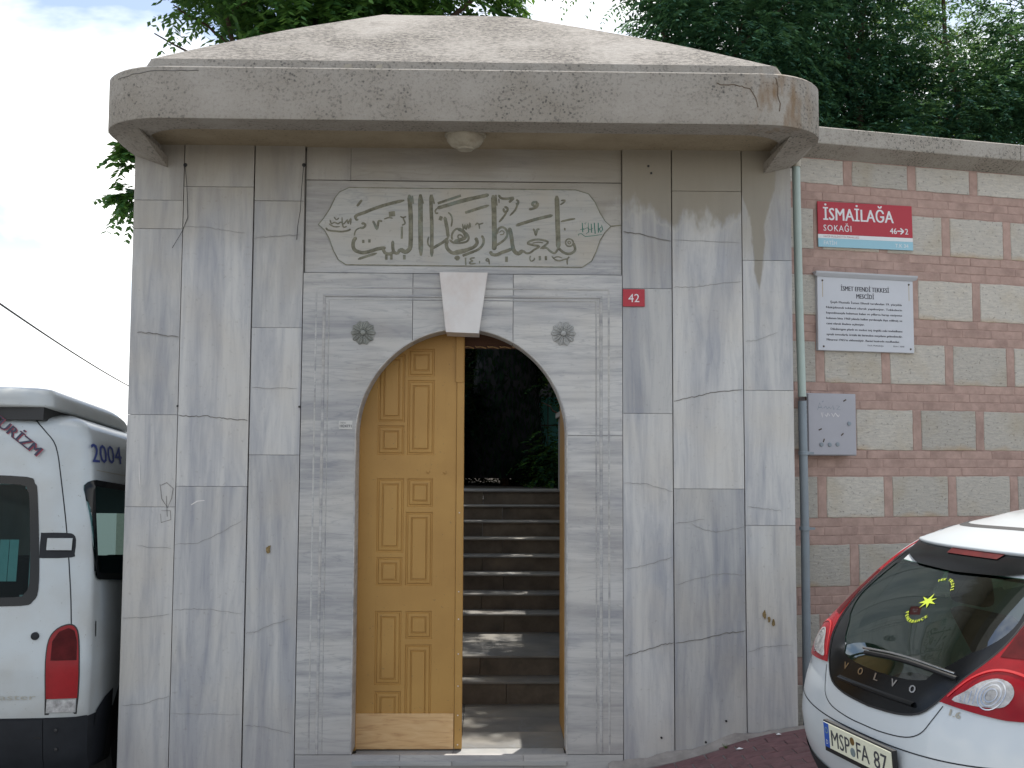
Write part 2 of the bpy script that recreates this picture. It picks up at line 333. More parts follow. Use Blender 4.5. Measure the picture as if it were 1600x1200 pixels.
M['tread'] = marble('stair_tread_marble', False, base=(.20, .195, .18), dark=(.11, .11, .11))
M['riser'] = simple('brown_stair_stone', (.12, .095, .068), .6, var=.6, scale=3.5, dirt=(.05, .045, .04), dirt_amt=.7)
def stone_mat():
    m, t, p, o = mat_new('tooled_grey_stone'); tc = nd(t, 'ShaderNodeTexCoord').outputs['Object']; oi = nd(t, 'ShaderNodeObjectInfo').outputs['Random']
    cx = nd(t, 'ShaderNodeCombineXYZ', {0: maths(t, 'MULTIPLY', oi, 31.), 1: 0., 2: maths(t, 'MULTIPLY', oi, 77.)}).outputs[0]
    v = nd(t, 'ShaderNodeVectorMath', {0: tc, 1: cx}, operation='ADD').outputs[0]
    a = nd(t, 'ShaderNodeTexNoise', {'Vector': nd(t, 'ShaderNodeMapping', {'Vector': v, 'Scale': (1, 1, 4.5), 'Rotation': (0, rad(3), 0)}).outputs[0], 'Scale': 16., 'Detail': 6., 'Roughness': .7, 'Distortion': .5}).outputs['Fac']
    b = nd(t, 'ShaderNodeTexNoise', {'Vector': v, 'Scale': 3., 'Detail': 5.}).outputs['Fac']; d = nd(t, 'ShaderNodeTexNoise', {'Vector': v, 'Scale': 45., 'Detail': 3.}).outputs['Fac']
    c = mixc(t, mrange(t, a, .35, .68), (.56, .52, .45, 1), (.41, .385, .345, 1)); c = mixc(t, mrange(t, b, .5, .75, 0, .45), c, (.40, .31, .18, 1))
    c = mixc(t, mrange(t, d, .62, .7, 0, .5), c, (.13, .12, .11, 1))
    tt = mrange(t, oi, 0, 1, .86, 1.1); c = mixc(t, 1., c, nd(t, 'ShaderNodeCombineColor', {0: tt, 1: tt, 2: tt}).outputs[0], 'MULTIPLY')
    # rusty orange weathering in the bottom of some blocks
    sp = nd(t, 'ShaderNodeSeparateXYZ', {0: tc}).outputs[2]; q = maths(t, 'ADD', sp, maths(t, 'MULTIPLY', b, .25)); c = mixc(t, mrange(t, q, -.06, .0, .55, 0), c, (.44, .28, .13, 1))
    t.links.new(c, p.inputs['Base Color']); p.inputs['Roughness'].default_value = .92; p.inputs['Specular IOR Level'].default_value = .2
    t.links.new(nd(t, 'ShaderNodeBump', {'Height': maths(t, 'ADD', a, maths(t, 'MULTIPLY', d, .4)), 'Strength': .9, 'Distance': .008}).outputs[0], p.inputs['Normal']); return m
M['stone'] = stone_mat()
M['brick'] = simple('pink_painted_brick', (.435, .30, .25), .9, var=.24, scale=9, bump=.004, dirt=(.20, .125, .105), dirt_amt=.65)
M['mortar'] = simple('pink_mortar', (.405, .275, .232), .95, var=.28, scale=14, bump=.003, dirt=(.13, .09, .08), dirt_amt=.6)
M['coping'] = concrete('speckled_coping', (.42, .39, .345), (.11, .10, .09), 1., scale=1.3)
M['pavbed'] = simple('grey_joint_sand', (.17, .15, .145), .95, var=.3)
M['paver'] = simple('red_paver', (.15, .075, .078), .85, var=.3, scale=12, bump=.004, dirt=(.13, .09, .09), dirt_amt=.6)
M['asphalt'] = simple('dusty_road_surface', (.13, .122, .11), .9, var=.3, scale=20, bump=.004)
M['earth'] = simple('dark_garden_earth', (.025, .02, .014), .95, var=.4, scale=3, bump=.02)
M['cement'] = simple('cement_fillet', (.27, .245, .225), .9, var=.3, scale=7, bump=.004, dirt=(.15, .12, .11), dirt_amt=.6)
M['pipe_top'] = simple('pale_green_pvc', (.42, .50, .45), .5, var=.1, scale=3)
M['pipe_low'] = simple('grey_blue_pvc', (.24, .28, .31), .5, var=.12, scale=3, dirt=(.2, .18, .15), dirt_amt=.3)
M['boxpaint'] = simple('lilac_grey_paint', (.385, .38, .41), .55, var=.07, scale=3)
M['rust'] = simple('rusty_edge', (.10, .075, .055), .85, var=.6, scale=30)
M['red'] = simple('red_enamel', (.42, .02, .035), .45, var=.06, scale=2)
M['white'] = simple('white_enamel', (.72, .72, .72), .4, var=.04, scale=2)
M['blue'] = simple('light_blue_enamel', (.30, .53, .62), .45, var=.05, scale=2)
M['ink'] = simple('dark_ink', (.05, .05, .06), .7, var=.1)
M['redink'] = simple('faded_red_ink', (.40, .16, .16), .7, var=.1)
M['lamp'] = simple('yellowed_plastic', (.40, .36, .28), .5, var=.25, scale=14, dirt=(.18, .13, .07), dirt_amt=.6)
M['cable'] = simple('cable_sheath', (.03, .03, .03), .7)
M['turq'] = simple('turquoise_paint', (.04, .22, .20), .6, var=.3)
M['tile'] = simple('orange_roof_tile', (.42, .17, .07), .85, var=.3)
M['housewall'] = simple('cream_render', (.42, .38, .30), .9, var=.15)
M['deepshade'] = simple('crown_shade_core', (.004, .004, .004), .95)
M['ros2'] = simple('pale_carved_stone', (.40, .40, .385), .8, var=.3, scale=20)
M['housedark'] = simple('sky_block_dark', (.010, .010, .010), .95, var=.4, scale=2)  # shade put into the wall colour of the added sky-blocking house
M['bark'] = simple('bark', (.085, .055, .038), .95, var=.5, scale=9, bump=.02, stretch=(1, 1, .25))
M['leafA'] = leaf_mat('ailanthus_leaf', (.035, .11, .035), (.075, .20, .05), (.16, .32, .07))
M['leafB'] = leaf_mat('dark_tree_leaf', (.02, .075, .055), (.042, .14, .085), (.11, .26, .15), .42)
M['leafC'] = leaf_mat('light_tree_leaf', (.04, .09, .02), (.08, .16, .03), (.13, .22, .05), .5)
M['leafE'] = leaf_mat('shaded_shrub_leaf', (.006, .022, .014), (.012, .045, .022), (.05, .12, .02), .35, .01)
M['leafD'] = leaf_mat('shade_dark_leaf', (.0015, .004, .004), (.003, .008, .006), (.006, .018, .009), .15, .004)  # near-black greens stand in for the deep shade above the steps
LETTER_STROKES=[(0.0048,[(-0.71,3.775),(-0.727,3.751),(-0.744,3.729)]),
(0.0062,[(-0.415,3.775),(-0.529,3.746),(-0.626,3.713),(-0.695,3.684),(-0.743,3.666),(-0.756,3.645)]),
(0.0041,[(-0.756,3.655),(-0.746,3.634),(-0.732,3.638)]),
(0.0083,[(-0.381,3.814),(-0.373,3.722),(-0.368,3.638),(-0.367,3.539),(-0.367,3.483),(-0.373,3.434),(-0.404,3.411),(-0.442,3.433)]),
(0.009,[(-0.304,3.818),(-0.301,3.674),(-0.3,3.568),(-0.295,3.386)]),
(0.0069,[(-0.231,3.816),(-0.227,3.71),(-0.222,3.604),(-0.221,3.485),(-0.22,3.379)]),
(0.0031,[(-0.36,3.807),(-0.352,3.751)]),
(0.0031,[(-0.299,3.815),(-0.283,3.752)]),
(0.0031,[(-0.224,3.816),(-0.206,3.752)]),
(0.0062,[(-0.442,3.433),(-0.456,3.402),(-0.483,3.411),(-0.491,3.447),(-0.491,3.489)]),
(0.0062,[(-0.483,3.411),(-0.511,3.396),(-0.545,3.404),(-0.56,3.439)]),
(0.0069,[(-0.539,3.44),(-0.594,3.431),(-0.629,3.419),(-0.663,3.409),(-0.697,3.403),(-0.732,3.41),(-0.756,3.424),(-0.766,3.452),(-0.762,3.487),(-0.744,3.511)]),
(0.0028,[(-0.758,3.522),(-0.755,3.543),(-0.745,3.564),(-0.721,3.577)]),
(0.0045,[(-0.721,3.577),(-0.696,3.58),(-0.683,3.596),(-0.693,3.608),(-0.711,3.608)]),
(0.009,[(-0.544,3.371),(-0.526,3.371)]),
(0.009,[(-0.508,3.373),(-0.491,3.373)]),
(0.009,[(-0.419,3.374),(-0.401,3.374)]),
(0.0062,[(-0.704,3.482),(-0.688,3.482)]),
(0.0062,[(-0.661,3.486),(-0.645,3.486)]),
(0.0048,[(-0.601,3.401),(-0.669,3.379),(-0.731,3.357)]),
(0.0045,[(-0.631,3.628),(-0.617,3.6),(-0.603,3.569),(-0.596,3.601),(-0.59,3.627),(-0.566,3.625)]),
(0.0097,[(-0.521,3.675),(-0.478,3.68)]),
(0.0028,[(-0.555,3.64),(-0.521,3.652),(-0.493,3.647)]),
(0.0028,[(-0.441,3.662),(-0.424,3.653),(-0.4,3.66)]),
(0.0028,[(-0.424,3.651),(-0.41,3.623),(-0.41,3.609),(-0.43,3.599)]),
(0.0041,[(-0.43,3.588),(-0.429,3.504)]),
(0.0048,[(-0.023,3.811),(-0.182,3.756)]),
(0.0069,[(0.075,3.799),(-0.002,3.779),(-0.071,3.757),(-0.14,3.735),(-0.185,3.721)]),
(0.0031,[(-0.185,3.721),(-0.199,3.703),(-0.192,3.685),(-0.178,3.689)]),
(0.0031,[(-0.109,3.693),(-0.091,3.676),(-0.08,3.641),(-0.087,3.591)]),
(0.0066,[(-0.133,3.661),(-0.122,3.612),(-0.114,3.57),(-0.107,3.514)]),
(0.0055,[(-0.107,3.514),(-0.138,3.485),(-0.172,3.464),(-0.221,3.435)]),
(0.0031,[(-0.242,3.52),(-0.249,3.491),(-0.245,3.463),(-0.224,3.442)]),
(0.0083,[(-0.171,3.654),(-0.15,3.646)]),
(0.0041,[(-0.076,3.5),(-0.083,3.528),(-0.069,3.56),(-0.042,3.578),(0.0,3.557),(0.025,3.54),(0.035,3.515),(0.025,3.49),(-0.013,3.479),(-0.069,3.479),(-0.097,3.5)]),
(0.0031,[(-0.041,3.528),(-0.034,3.507),(-0.013,3.497),(-0.006,3.522),(-0.027,3.536),(-0.041,3.528)]),
(0.0069,[(-0.11,3.5),(-0.12,3.464),(-0.106,3.429),(-0.068,3.405),(0.001,3.418),(0.07,3.451)]),
(0.0052,[(0.071,3.417),(-0.005,3.388)]),
(0.009,[(-0.051,3.37),(-0.034,3.37)]),
(0.0021,[(-0.007,3.592),(-0.001,3.571),(0.007,3.592),(0.017,3.571),(0.028,3.603),(0.035,3.578),(0.043,3.607)]),
(0.0048,[(0.069,3.713),(0.01,3.691)]),
(0.0028,[(-0.929,3.633),(-0.918,3.605),(-0.898,3.615),(-0.873,3.605),(-0.853,3.616),(-0.832,3.605),(-0.808,3.634),(-0.804,3.606),(-0.784,3.644),(-0.786,3.599)]),
(0.0035,[(-0.956,3.576),(-0.941,3.559),(-0.9,3.554),(-0.845,3.55),(-0.796,3.56),(-0.788,3.571)]),
(0.0028,[(-0.846,3.651),(-0.838,3.584),(-0.811,3.588)]),
(0.0024,[(-0.935,3.604),(-0.9,3.584),(-0.859,3.585)]),
(0.0024,[(-0.902,3.654),(-0.884,3.633),(-0.867,3.647)]),
(0.0069,[(-0.069,3.756),(0.004,3.777),(0.073,3.796),(0.129,3.809),(0.174,3.82)]),
(0.0048,[(-0.021,3.812),(-0.069,3.795)]),
(0.0055,[(0.012,3.691),(0.095,3.72),(0.175,3.745)]),
(0.0093,[(0.204,3.817),(0.21,3.728),(0.212,3.643),(0.214,3.545),(0.215,3.475),(0.212,3.429)]),
(0.0031,[(0.223,3.82),(0.23,3.743)]),
(0.0048,[(0.241,3.82),(0.262,3.796),(0.303,3.793),(0.345,3.8),(0.331,3.782),(0.314,3.768)]),
(0.0021,[(0.244,3.792),(0.246,3.762)]),
(0.0045,[(0.283,3.736),(0.304,3.726),(0.302,3.706),(0.283,3.701),(0.277,3.725)]),
(0.0041,[(0.3,3.708),(0.283,3.672),(0.245,3.626)]),
(0.0041,[(0.363,3.786),(0.38,3.776),(0.377,3.755),(0.363,3.762)]),
(0.0038,[(0.377,3.762),(0.36,3.716),(0.321,3.673)]),
(0.0048,[(0.516,3.77),(0.485,3.77),(0.478,3.753),(0.499,3.744),(0.518,3.76),(0.506,3.735),(0.478,3.724),(0.454,3.719)]),
(0.0062,[(0.621,3.679),(0.562,3.665),(0.492,3.646),(0.423,3.624),(0.363,3.603)]),
(0.009,[(0.649,3.817),(0.652,3.733),(0.654,3.648),(0.658,3.535),(0.66,3.443)]),
(0.0031,[(0.673,3.754),(0.694,3.768),(0.707,3.786),(0.677,3.784)]),
(0.0038,[(0.778,3.656),(0.729,3.648),(0.677,3.634)]),
(0.0031,[(0.709,3.486),(0.719,3.507),(0.74,3.513),(0.761,3.501),(0.764,3.48),(0.747,3.462),(0.722,3.465),(0.709,3.486)]),
(0.0052,[(0.764,3.487),(0.775,3.458),(0.775,3.43),(0.743,3.408),(0.709,3.412),(0.684,3.426),(0.663,3.447)]),
(0.0021,[(0.726,3.49),(0.736,3.497),(0.747,3.486),(0.736,3.476),(0.726,3.49)]),
(0.0045,[(0.235,3.542),(0.238,3.573),(0.263,3.591),(0.291,3.581),(0.305,3.546),(0.294,3.514),(0.263,3.486),(0.215,3.457)]),
(0.0024,[(0.249,3.552),(0.263,3.566),(0.28,3.56),(0.277,3.542),(0.252,3.538)]),
(0.0076,[(0.318,3.588),(0.329,3.546),(0.336,3.504),(0.341,3.462),(0.354,3.423),(0.382,3.406),(0.413,3.431)]),
(0.0066,[(0.336,3.44),(0.305,3.426),(0.271,3.415),(0.229,3.396),(0.196,3.401),(0.189,3.422)]),
(0.0041,[(0.409,3.431),(0.437,3.41),(0.465,3.414),(0.493,3.435),(0.528,3.458),(0.493,3.466),(0.447,3.477),(0.465,3.496),(0.52,3.507),(0.587,3.492),(0.566,3.464),(0.535,3.442)]),
(0.0041,[(0.548,3.442),(0.576,3.45),(0.601,3.427),(0.632,3.411),(0.649,3.426),(0.66,3.45)]),
(0.0024,[(0.479,3.48),(0.521,3.488),(0.555,3.483)]),
(0.0066,[(0.082,3.515),(0.093,3.494),(0.091,3.47),(0.062,3.444),(0.007,3.427),(-0.066,3.414)]),
(0.0048,[(0.124,3.53),(0.138,3.509),(0.137,3.474),(0.107,3.435),(0.048,3.41),(-0.007,3.388)]),
(0.0069,[(-0.067,3.486),(-0.022,3.5),(0.013,3.518),(-0.001,3.557),(-0.043,3.578)]),
(0.0038,[(0.485,3.583),(0.496,3.562),(0.503,3.537),(0.51,3.562),(0.515,3.579),(0.529,3.577)]),
(0.0028,[(0.082,3.603),(0.092,3.618),(0.11,3.611),(0.137,3.62)]),
(0.0024,[(0.106,3.611),(0.111,3.579)]),
(0.0104,[(0.29,3.366),(0.309,3.366)]),
(0.0083,[(0.524,3.375),(0.539,3.376)]),
(0.0083,[(0.566,3.376),(0.582,3.376)]),
(0.0048,[(0.7,3.581),(0.71,3.581)]),
(0.0028,[(0.467,3.392),(0.462,3.371),(0.472,3.354),(0.493,3.365),(0.492,3.379)]),
(0.0028,[(0.615,3.39),(0.639,3.366),(0.667,3.358),(0.695,3.366),(0.723,3.374),(0.736,3.388),(0.723,3.367),(0.723,3.331)]),
(0.0024,[(0.632,3.38),(0.66,3.387),(0.688,3.377)]),
(0.0028,[(0.014,3.374),(0.017,3.322)]),
(0.0028,[(0.08,3.374),(0.052,3.371),(0.049,3.361),(0.066,3.352),(0.045,3.343),(0.049,3.331),(0.085,3.334)]),
(0.0048,[(0.108,3.344),(0.116,3.344)]),
(0.0028,[(0.181,3.327),(0.176,3.362),(0.163,3.369),(0.158,3.355),(0.175,3.351)]),
(0.0028,[(-0.059,3.377),(-0.041,3.384),(-0.028,3.374),(-0.038,3.36),(-0.055,3.367),(-0.059,3.377)]),
(0.0024,[(-0.009,3.613),(-0.001,3.578),(0.009,3.606),(0.018,3.577),(0.026,3.61),(0.035,3.58),(0.043,3.621),(0.049,3.586)])]
SEAL_STROKES=[(0.0031,[(0.827,3.628),(0.831,3.561)]),
(0.0024,[(0.841,3.621),(0.855,3.632),(0.848,3.614)]),
(0.0031,[(0.869,3.629),(0.872,3.562),(0.855,3.551)]),
(0.0031,[(0.89,3.622),(0.893,3.558)]),
(0.0035,[(0.911,3.629),(0.918,3.551)]),
(0.0035,[(0.939,3.629),(0.94,3.559)]),
(0.0035,[(0.963,3.615),(0.97,3.58),(0.956,3.562),(0.946,3.587),(0.963,3.601)]),
(0.0024,[(0.803,3.533),(0.799,3.547),(0.82,3.551),(0.848,3.531),(0.911,3.537),(0.967,3.546)]),
(0.0021,[(0.834,3.579),(0.862,3.593),(0.883,3.579),(0.904,3.59)]),
(0.0021,[(0.813,3.579),(0.841,3.586)])]

# ================================================================= ground
def gx(x, y=-3.):
    X = [-400, -60, -12, -6, -3.4, 0, .9, 1.47, 1.94, 2.3, 2.7, 4.5, 7, 12, 60, 400]
    Z = [-6, -4.5, -1.2, -.5, -.32, -.27, -.19, -.06, .07, .13, .19, .43, .76, 1.4, 4.5, 6]
    z = float(np.interp(x, X, Z))
    if y > 0:                                   # the side street drops away behind the van
        k = min(max((-x-2.3)/.6, 0), 1); z -= k*min(y*.10, 3.6)
        k2 = min(max((x+2.3)/.3, 0), 1); z -= k2*.5     # under the gate and the garden
    return z
def ground(name, xs, ys, off, mat, **kw):
    V = [(x, y, gx(x, y)+off) for y in ys for x in xs]; n = len(xs)
    F = [(j*n+i, j*n+i+1, (j+1)*n+i+1, (j+1)*n+i) for j in range(len(ys)-1) for i in range(n-1)]
    return obj(name, mesh(name, V, F, mat, True), **kw)
xs = [-600, -200, -60, -20, -12, -8, -6, -4.5, -3.4, -2.9, -2.6, -2.3, -2, -1, 0, .45, .9, 1.2, 1.47, 1.7, 1.94, 2.1, 2.3, 2.7, 3.5, 4.5, 5.7, 7, 9.5, 12, 30, 60, 200, 600]
ys = [-600, -200, -60, -20, -12, -9, -7, -5, -4, -3, -2.2, -1.7, -1.2, -.6, 0, .05, .3, 1, 2, 5, 10, 20, 36, 60, 200, 900]
ground('street', xs, ys, 0, M['asphalt'], kind='structure')
# pavement: a sheet of jointing sand with red pavers on it
px = [x for x in xs if .9 <= x <= 7]
ground('pavement', [.95]+px[1:], [-1.45, -1.2, -.6, -.2, -.004], .05, M['pavbed'], kind='structure')
kb = MB()
for i in range(12):
    x0, x1 = .95+i*.5, .95+(i+1)*.5-.006
    z0, z1 = gx(x0), gx(x1)
    kb.add([(x0, -1.58, z0-.1), (x1, -1.58, z1-.1), (x1, -1.455, z1-.1), (x0, -1.455, z0-.1), (x0, -1.58, z0+.10), (x1, -1.58, z1+.10), (x1, -1.455, z1+.10), (x0, -1.455, z0+.10)],
           [(0,3,2,1),(4,5,6,7),(0,1,5,4),(1,2,6,5),(2,3,7,6),(3,0,4,7)])
kb.build('kerb', M['fascia'], kind='structure')
pave = [o for o in COL.objects if o.name == 'pavement'][0]
pm = MB().bbox(-.098, .098, -.001, .04, -.048, .048, .004).mesh('paver', M['paver'])
for v in pm.vertices: v.co = (v.co.x, v.co.z, -v.co.y)   # lay flat, bevelled face up
for j in range(13):
    for i in range(11):
        x = 1.02+i*.2+(j % 2)*.1; y = -.09-j*.1
        if y > -.02 - max(0, (2.3-x))*.06 - .04: continue
        z = gx(x)+.05; sl = (gx(x+.1)-gx(x-.1))/.2
        obj('paver', pm, pave, (x, y, z+.004+random.uniform(0, .004)), (random.uniform(-.01, .01), -math.atan(sl)+random.uniform(-.012, .012), random.uniform(-.01, .01)))
# cement fillet where the pavement meets the wall
V = []; F = []; n = 40
for i in range(n+1):
    x = 1.0+i*1.32/n; z = gx(x)+.05; h = .035+.05*noise.noise(Vector((x*3, 0, 1)))+.03*sin(x*2.2)
    V += [(x, -.001, z-.05), (x, -.004, z+max(h, .01)+.012*noise.noise(Vector((x*17, 2, 1)))), (x, -.045, z+.018), (x, -.10-.02*sin(x*5), z+.003), (x, -.10-.02*sin(x*5), z-.04)]
for i in range(n):
    for k in range(4): F.append((i*5+k, i*5+k+1, (i+1)*5+k+1, (i+1)*5+k))
obj('cement_fillet', mesh('cement_fillet', V, F, M['cement']), pave)
# ================================================================= gateway
portal = empty('stone_gateway', (0, 0, 0), label='grey veined marble gateway with arched opening, carved inscription and overhanging concrete roof', cat='gateway')
core = MB()
core.box(-2.27, -.80, .031, .45, -.6, 4.12); core.box(.80, 2.282, .031, .45, -.6, 4.12); core.box(-.80, .80, .031+.17, .45, 2.96, 4.12)
core.box(-1.1, 1.1, .034, .45, -.6, -.075)
core.build('masonry_core', M['groutd'], portal)
side = MB(); side.box(-2.27, -.98, .452, 1.15, -2.6, 4.12); side.box(.98, 2.282, .452, 1.15, -.6, 4.12)
side.build('side_wall', M['plaster'], portal)
def slab(x0, x1, z0, z1, y=0., m='marble_v', t=.03, g=.0012, b=.0010):
    y += random.uniform(-.0012, .0012)
    MB().bbox(x0+g, x1-g, y, t, z0+g, z1-g, b).build('marble_slab', M[m], portal, fix=False)
cols = [((-2.28, -1.940), (4.15, 3.755, 3.555, 2.270, 1.645, -.55)), ((-1.936, -1.456), (4.15, 3.852, 1.785, -.55)), ((-1.450, -1.106), (4.15, 3.758, 2.873, 2.0, -.55)),
        ((1.106, 1.450), (4.15, 3.165, 2.297, -.55)), ((1.454, 1.941), (4.15, 3.855, 1.781, -.55)), ((1.946, 2.292), (4.15, 3.37, 2.461, 1.533, -.55))]
for k, ((x0, x1), zs) in enumerate(cols):
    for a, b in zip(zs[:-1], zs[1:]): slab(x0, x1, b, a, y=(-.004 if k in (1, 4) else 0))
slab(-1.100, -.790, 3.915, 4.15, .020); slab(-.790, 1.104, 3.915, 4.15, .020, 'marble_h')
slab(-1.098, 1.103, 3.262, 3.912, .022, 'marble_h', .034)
# arch pieces
CX, CZ, RX, RZ = -.003, 2.130, .722, .742
def arc(x0, x1, n=26):
    a0, a1 = math.acos(max(-1, min(1, (x0-CX)/RX))), math.acos(max(-1, min(1, (x1-CX)/RX)))
    return [(CX+RX*cos(a0+(a1-a0)*i/n), CZ+RZ*sin(a0+(a1-a0)*i/n)) for i in range(n+1)]
TOP = 3.256; g = .0018; TH = .20
def arch_piece(P):
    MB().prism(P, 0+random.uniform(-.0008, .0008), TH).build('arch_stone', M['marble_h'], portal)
arch_piece([(-1.101, g), (CX-RX, g)] + arc(CX-RX, -.347-g) + [(-.347-g, TOP), (-1.101, TOP)])
arch_piece(arc(-.347+g, -.004, 12) + [(-.004, TOP), (-.347+g, TOP)])
arch_piece(arc(0., .347-g, 12) + [(.347-g, TOP), (0., TOP)])
arch_piece(arc(.347+g, CX+RX) + [(CX+RX, 2.142+g), (1.103, 2.142+g), (1.103, TOP), (.347+g, TOP)])
arch_piece([(CX+RX, g), (1.103, g), (1.103, 2.142-g), (CX+RX, 2.142-g)])
for a, b in ((-1.101, -.4), (-.4, .43), (.43, 1.103)): slab(a, b, -.55, -.002, 0, 'marble_h')
# rim of the arch
V = []; F = []; P = [(CX-RX, 0.)]+arc(CX-RX, CX+RX, 60)+[(CX+RX, 0.)]
def off2(P, d):
    o = []
    for i, p in enumerate(P):
        a = Vector(P[max(i-1, 0)]); b = Vector(P[min(i+1, len(P)-1)]); t = (b-a).normalized(); o.append((p[0]-t.y*d, p[1]+t.x*d))
    return o
Pi, Po = off2(P, -.014), off2(P, .0)
mb = MB(); n = len(P)
mb.add([(x, -.006, z) for x, z in off2(P, .0065)]+[(x, -.003, z) for x, z in off2(P, -.0005)]+[(x, .06, z) for x, z in off2(P, -.0005)]+[(x, .0005, z) for x, z in off2(P, .0085)],
       [(i, i+1, n+i+1, n+i) for i in range(n-1)]+[(n+i, n+i+1, 2*n+i+1, 2*n+i) for i in range(n-1)]+[(3*n+i, 3*n+i+1, i+1, i) for i in range(n-1)])
mb.build('arch_rim', M['marble_h'], portal)
# moulded frame round the arch: fillets standing proud of the jambs
def frame_bead(x, zt, wd, pr, ht):
    m = MB(); b = wd*.35
    for s in (-1, 1):
        xa, xb = s*x-wd/2, s*x+wd/2
        m.add([(xa, .001, 0.004), (xa+b, -pr, 0.004), (xb-b, -pr, 0.004), (xb, .001, 0.004), (xa, .001, zt+(wd/2 if s*xa > 0 and abs(xa) > abs(xb) else -wd/2)), (xa+b, -pr, zt), (xb-b, -pr, zt), (xb, .001, zt+(wd/2 if abs(xb) > abs(xa) else -wd/2))],
              [(0, 1, 5, 4), (1, 2, 6, 5), (2, 3, 7, 6)])
    m.add([(-x-wd/2, .001, zt+wd/2), (-x, -pr, zt+wd*.15), (x, -pr, zt+wd*.15), (x+wd/2, .001, zt+wd/2), (-x, -pr, zt-wd*.15), (x, -pr, zt-wd*.15), (-x+wd/2, .001, zt-wd/2), (x-wd/2, .001, zt-wd/2)],
          [(0, 1, 2, 3), (1, 4, 5, 2), (4, 6, 7, 5)])
    m.build('frame_moulding', M['marble_h'], portal)
frame_bead(1.010, 3.155, .016, .0035, 0); frame_bead(.955, 3.098, .024, .008, 0); frame_bead(.922, 3.072, .010, .0035, 0)
# keystone
ks = MB(); k0, k1 = [(-.163, TOP+.003), (-.115, 2.846), (.112, 2.838), (.170, TOP+.003)], .0
ks.prism([(x*.985, z) for x, z in k0], -.052, -.0462); ks.prism(k0, -.046, .199)
ks.build('keystone', M['keystone'], portal)
# rosettes
for cx_, cz_ in ((-.685, 2.842), (.695, 2.846)):
    m = MB(); NP = 10
    for i in range(NP):
        a = 2*pi*i/NP; r0, r1 = .016, .086; V = []; F = []
        for (r, wd, h) in ((r0, .006, .012), (r0+.022, .0145, .022), (r0+.045, .0205, .019), (r1-.012, .018, .014), (r1, .003, .006)):
            for q, hh in ((-1, .35), (-.45, 1.), (0, .62), (.45, 1.), (1, .35)):
                V.append((cx_+r*cos(a)-q*wd*sin(a), -.001-h*hh, cz_+r*sin(a)+q*wd*cos(a)))
        for u in range(4):
            for q in range(4): F.append((u*5+q, u*5+q+1, (u+1)*5+q+1, (u+1)*5+q))
        m.add(V, F)
    m.lathe([(.078, -.0025), (.0775, -.006), (.02, -.008)], (cx_, 0, cz_), 'y', 20)
    m.lathe([(.019, -.006), (.017, -.022), (.009, -.028), (.001, -.029)], (cx_, 0, cz_), 'y', 14)
    m.build('rosette', M['ros' if cx_ < 0 else 'ros2'], portal, smooth=True)
def smooth_line(P, n=3):
    if len(P) < 3: return P
    o = []; k = len(P)
    for i in range(k-1):
        p0, p1, p2, p3 = [Vector(P[min(max(i+j, 0), k-1)]) for j in (-1, 0, 1, 2)]
        for q in range(n):
            t = q/n; v = .5*((2*p1)+(-p0+p2)*t+(2*p0-5*p1+4*p2-p3)*t*t+(-p0+3*p1-3*p2+p3)*t**3); o.append((v.x, v.y))
    return o+[P[-1]]
# inscription cartouche
CART = [(-1.008, 3.598), (-0.973, 3.643), (-0.93, 3.711), (-0.896, 3.788), (-0.866, 3.829), (-0.8, 3.861), (0.782, 3.86), (0.872, 3.833), (0.917, 3.775), (0.952, 3.698), (0.988, 3.64), (1.028, 3.604),
        (0.988, 3.563), (0.952, 3.504), (0.925, 3.427), (0.894, 3.359), (0.827, 3.314), (-0.813, 3.318), (-0.867, 3.353), (-0.903, 3.42), (-0.931, 3.5), (-0.967, 3.562)]
c = MB().prism(CART[::-1], .0165, .0215).build('inscription_cartouche', M['marble_in'], portal)
m = MB(); ring = CART+[CART[0]]; n = len(ring)
for i in range(n-1): m.stroke([ring[i], ring[i+1]], .0032, .0158, False)
m.stroke([(1.028, 3.606), (1.10, 3.613)], .0035, .0155, False)
m.build('cartouche_groove', M['letter'], portal, fix=False)
m = MB()
for hw_, P_ in LETTER_STROKES:
    m.ridge(smooth_line(P_, 3), hw_*1.85, .0166+random.uniform(-.0002, .0002), .0035+random.uniform(0, .0012))
m.build('carved_lettering', M['letter'], portal)
m = MB()
for hw_, P_ in SEAL_STROKES: m.stroke(P_, hw_*.9, .0150)
m.build('green_lettering', M['seal'], portal, fix=False)
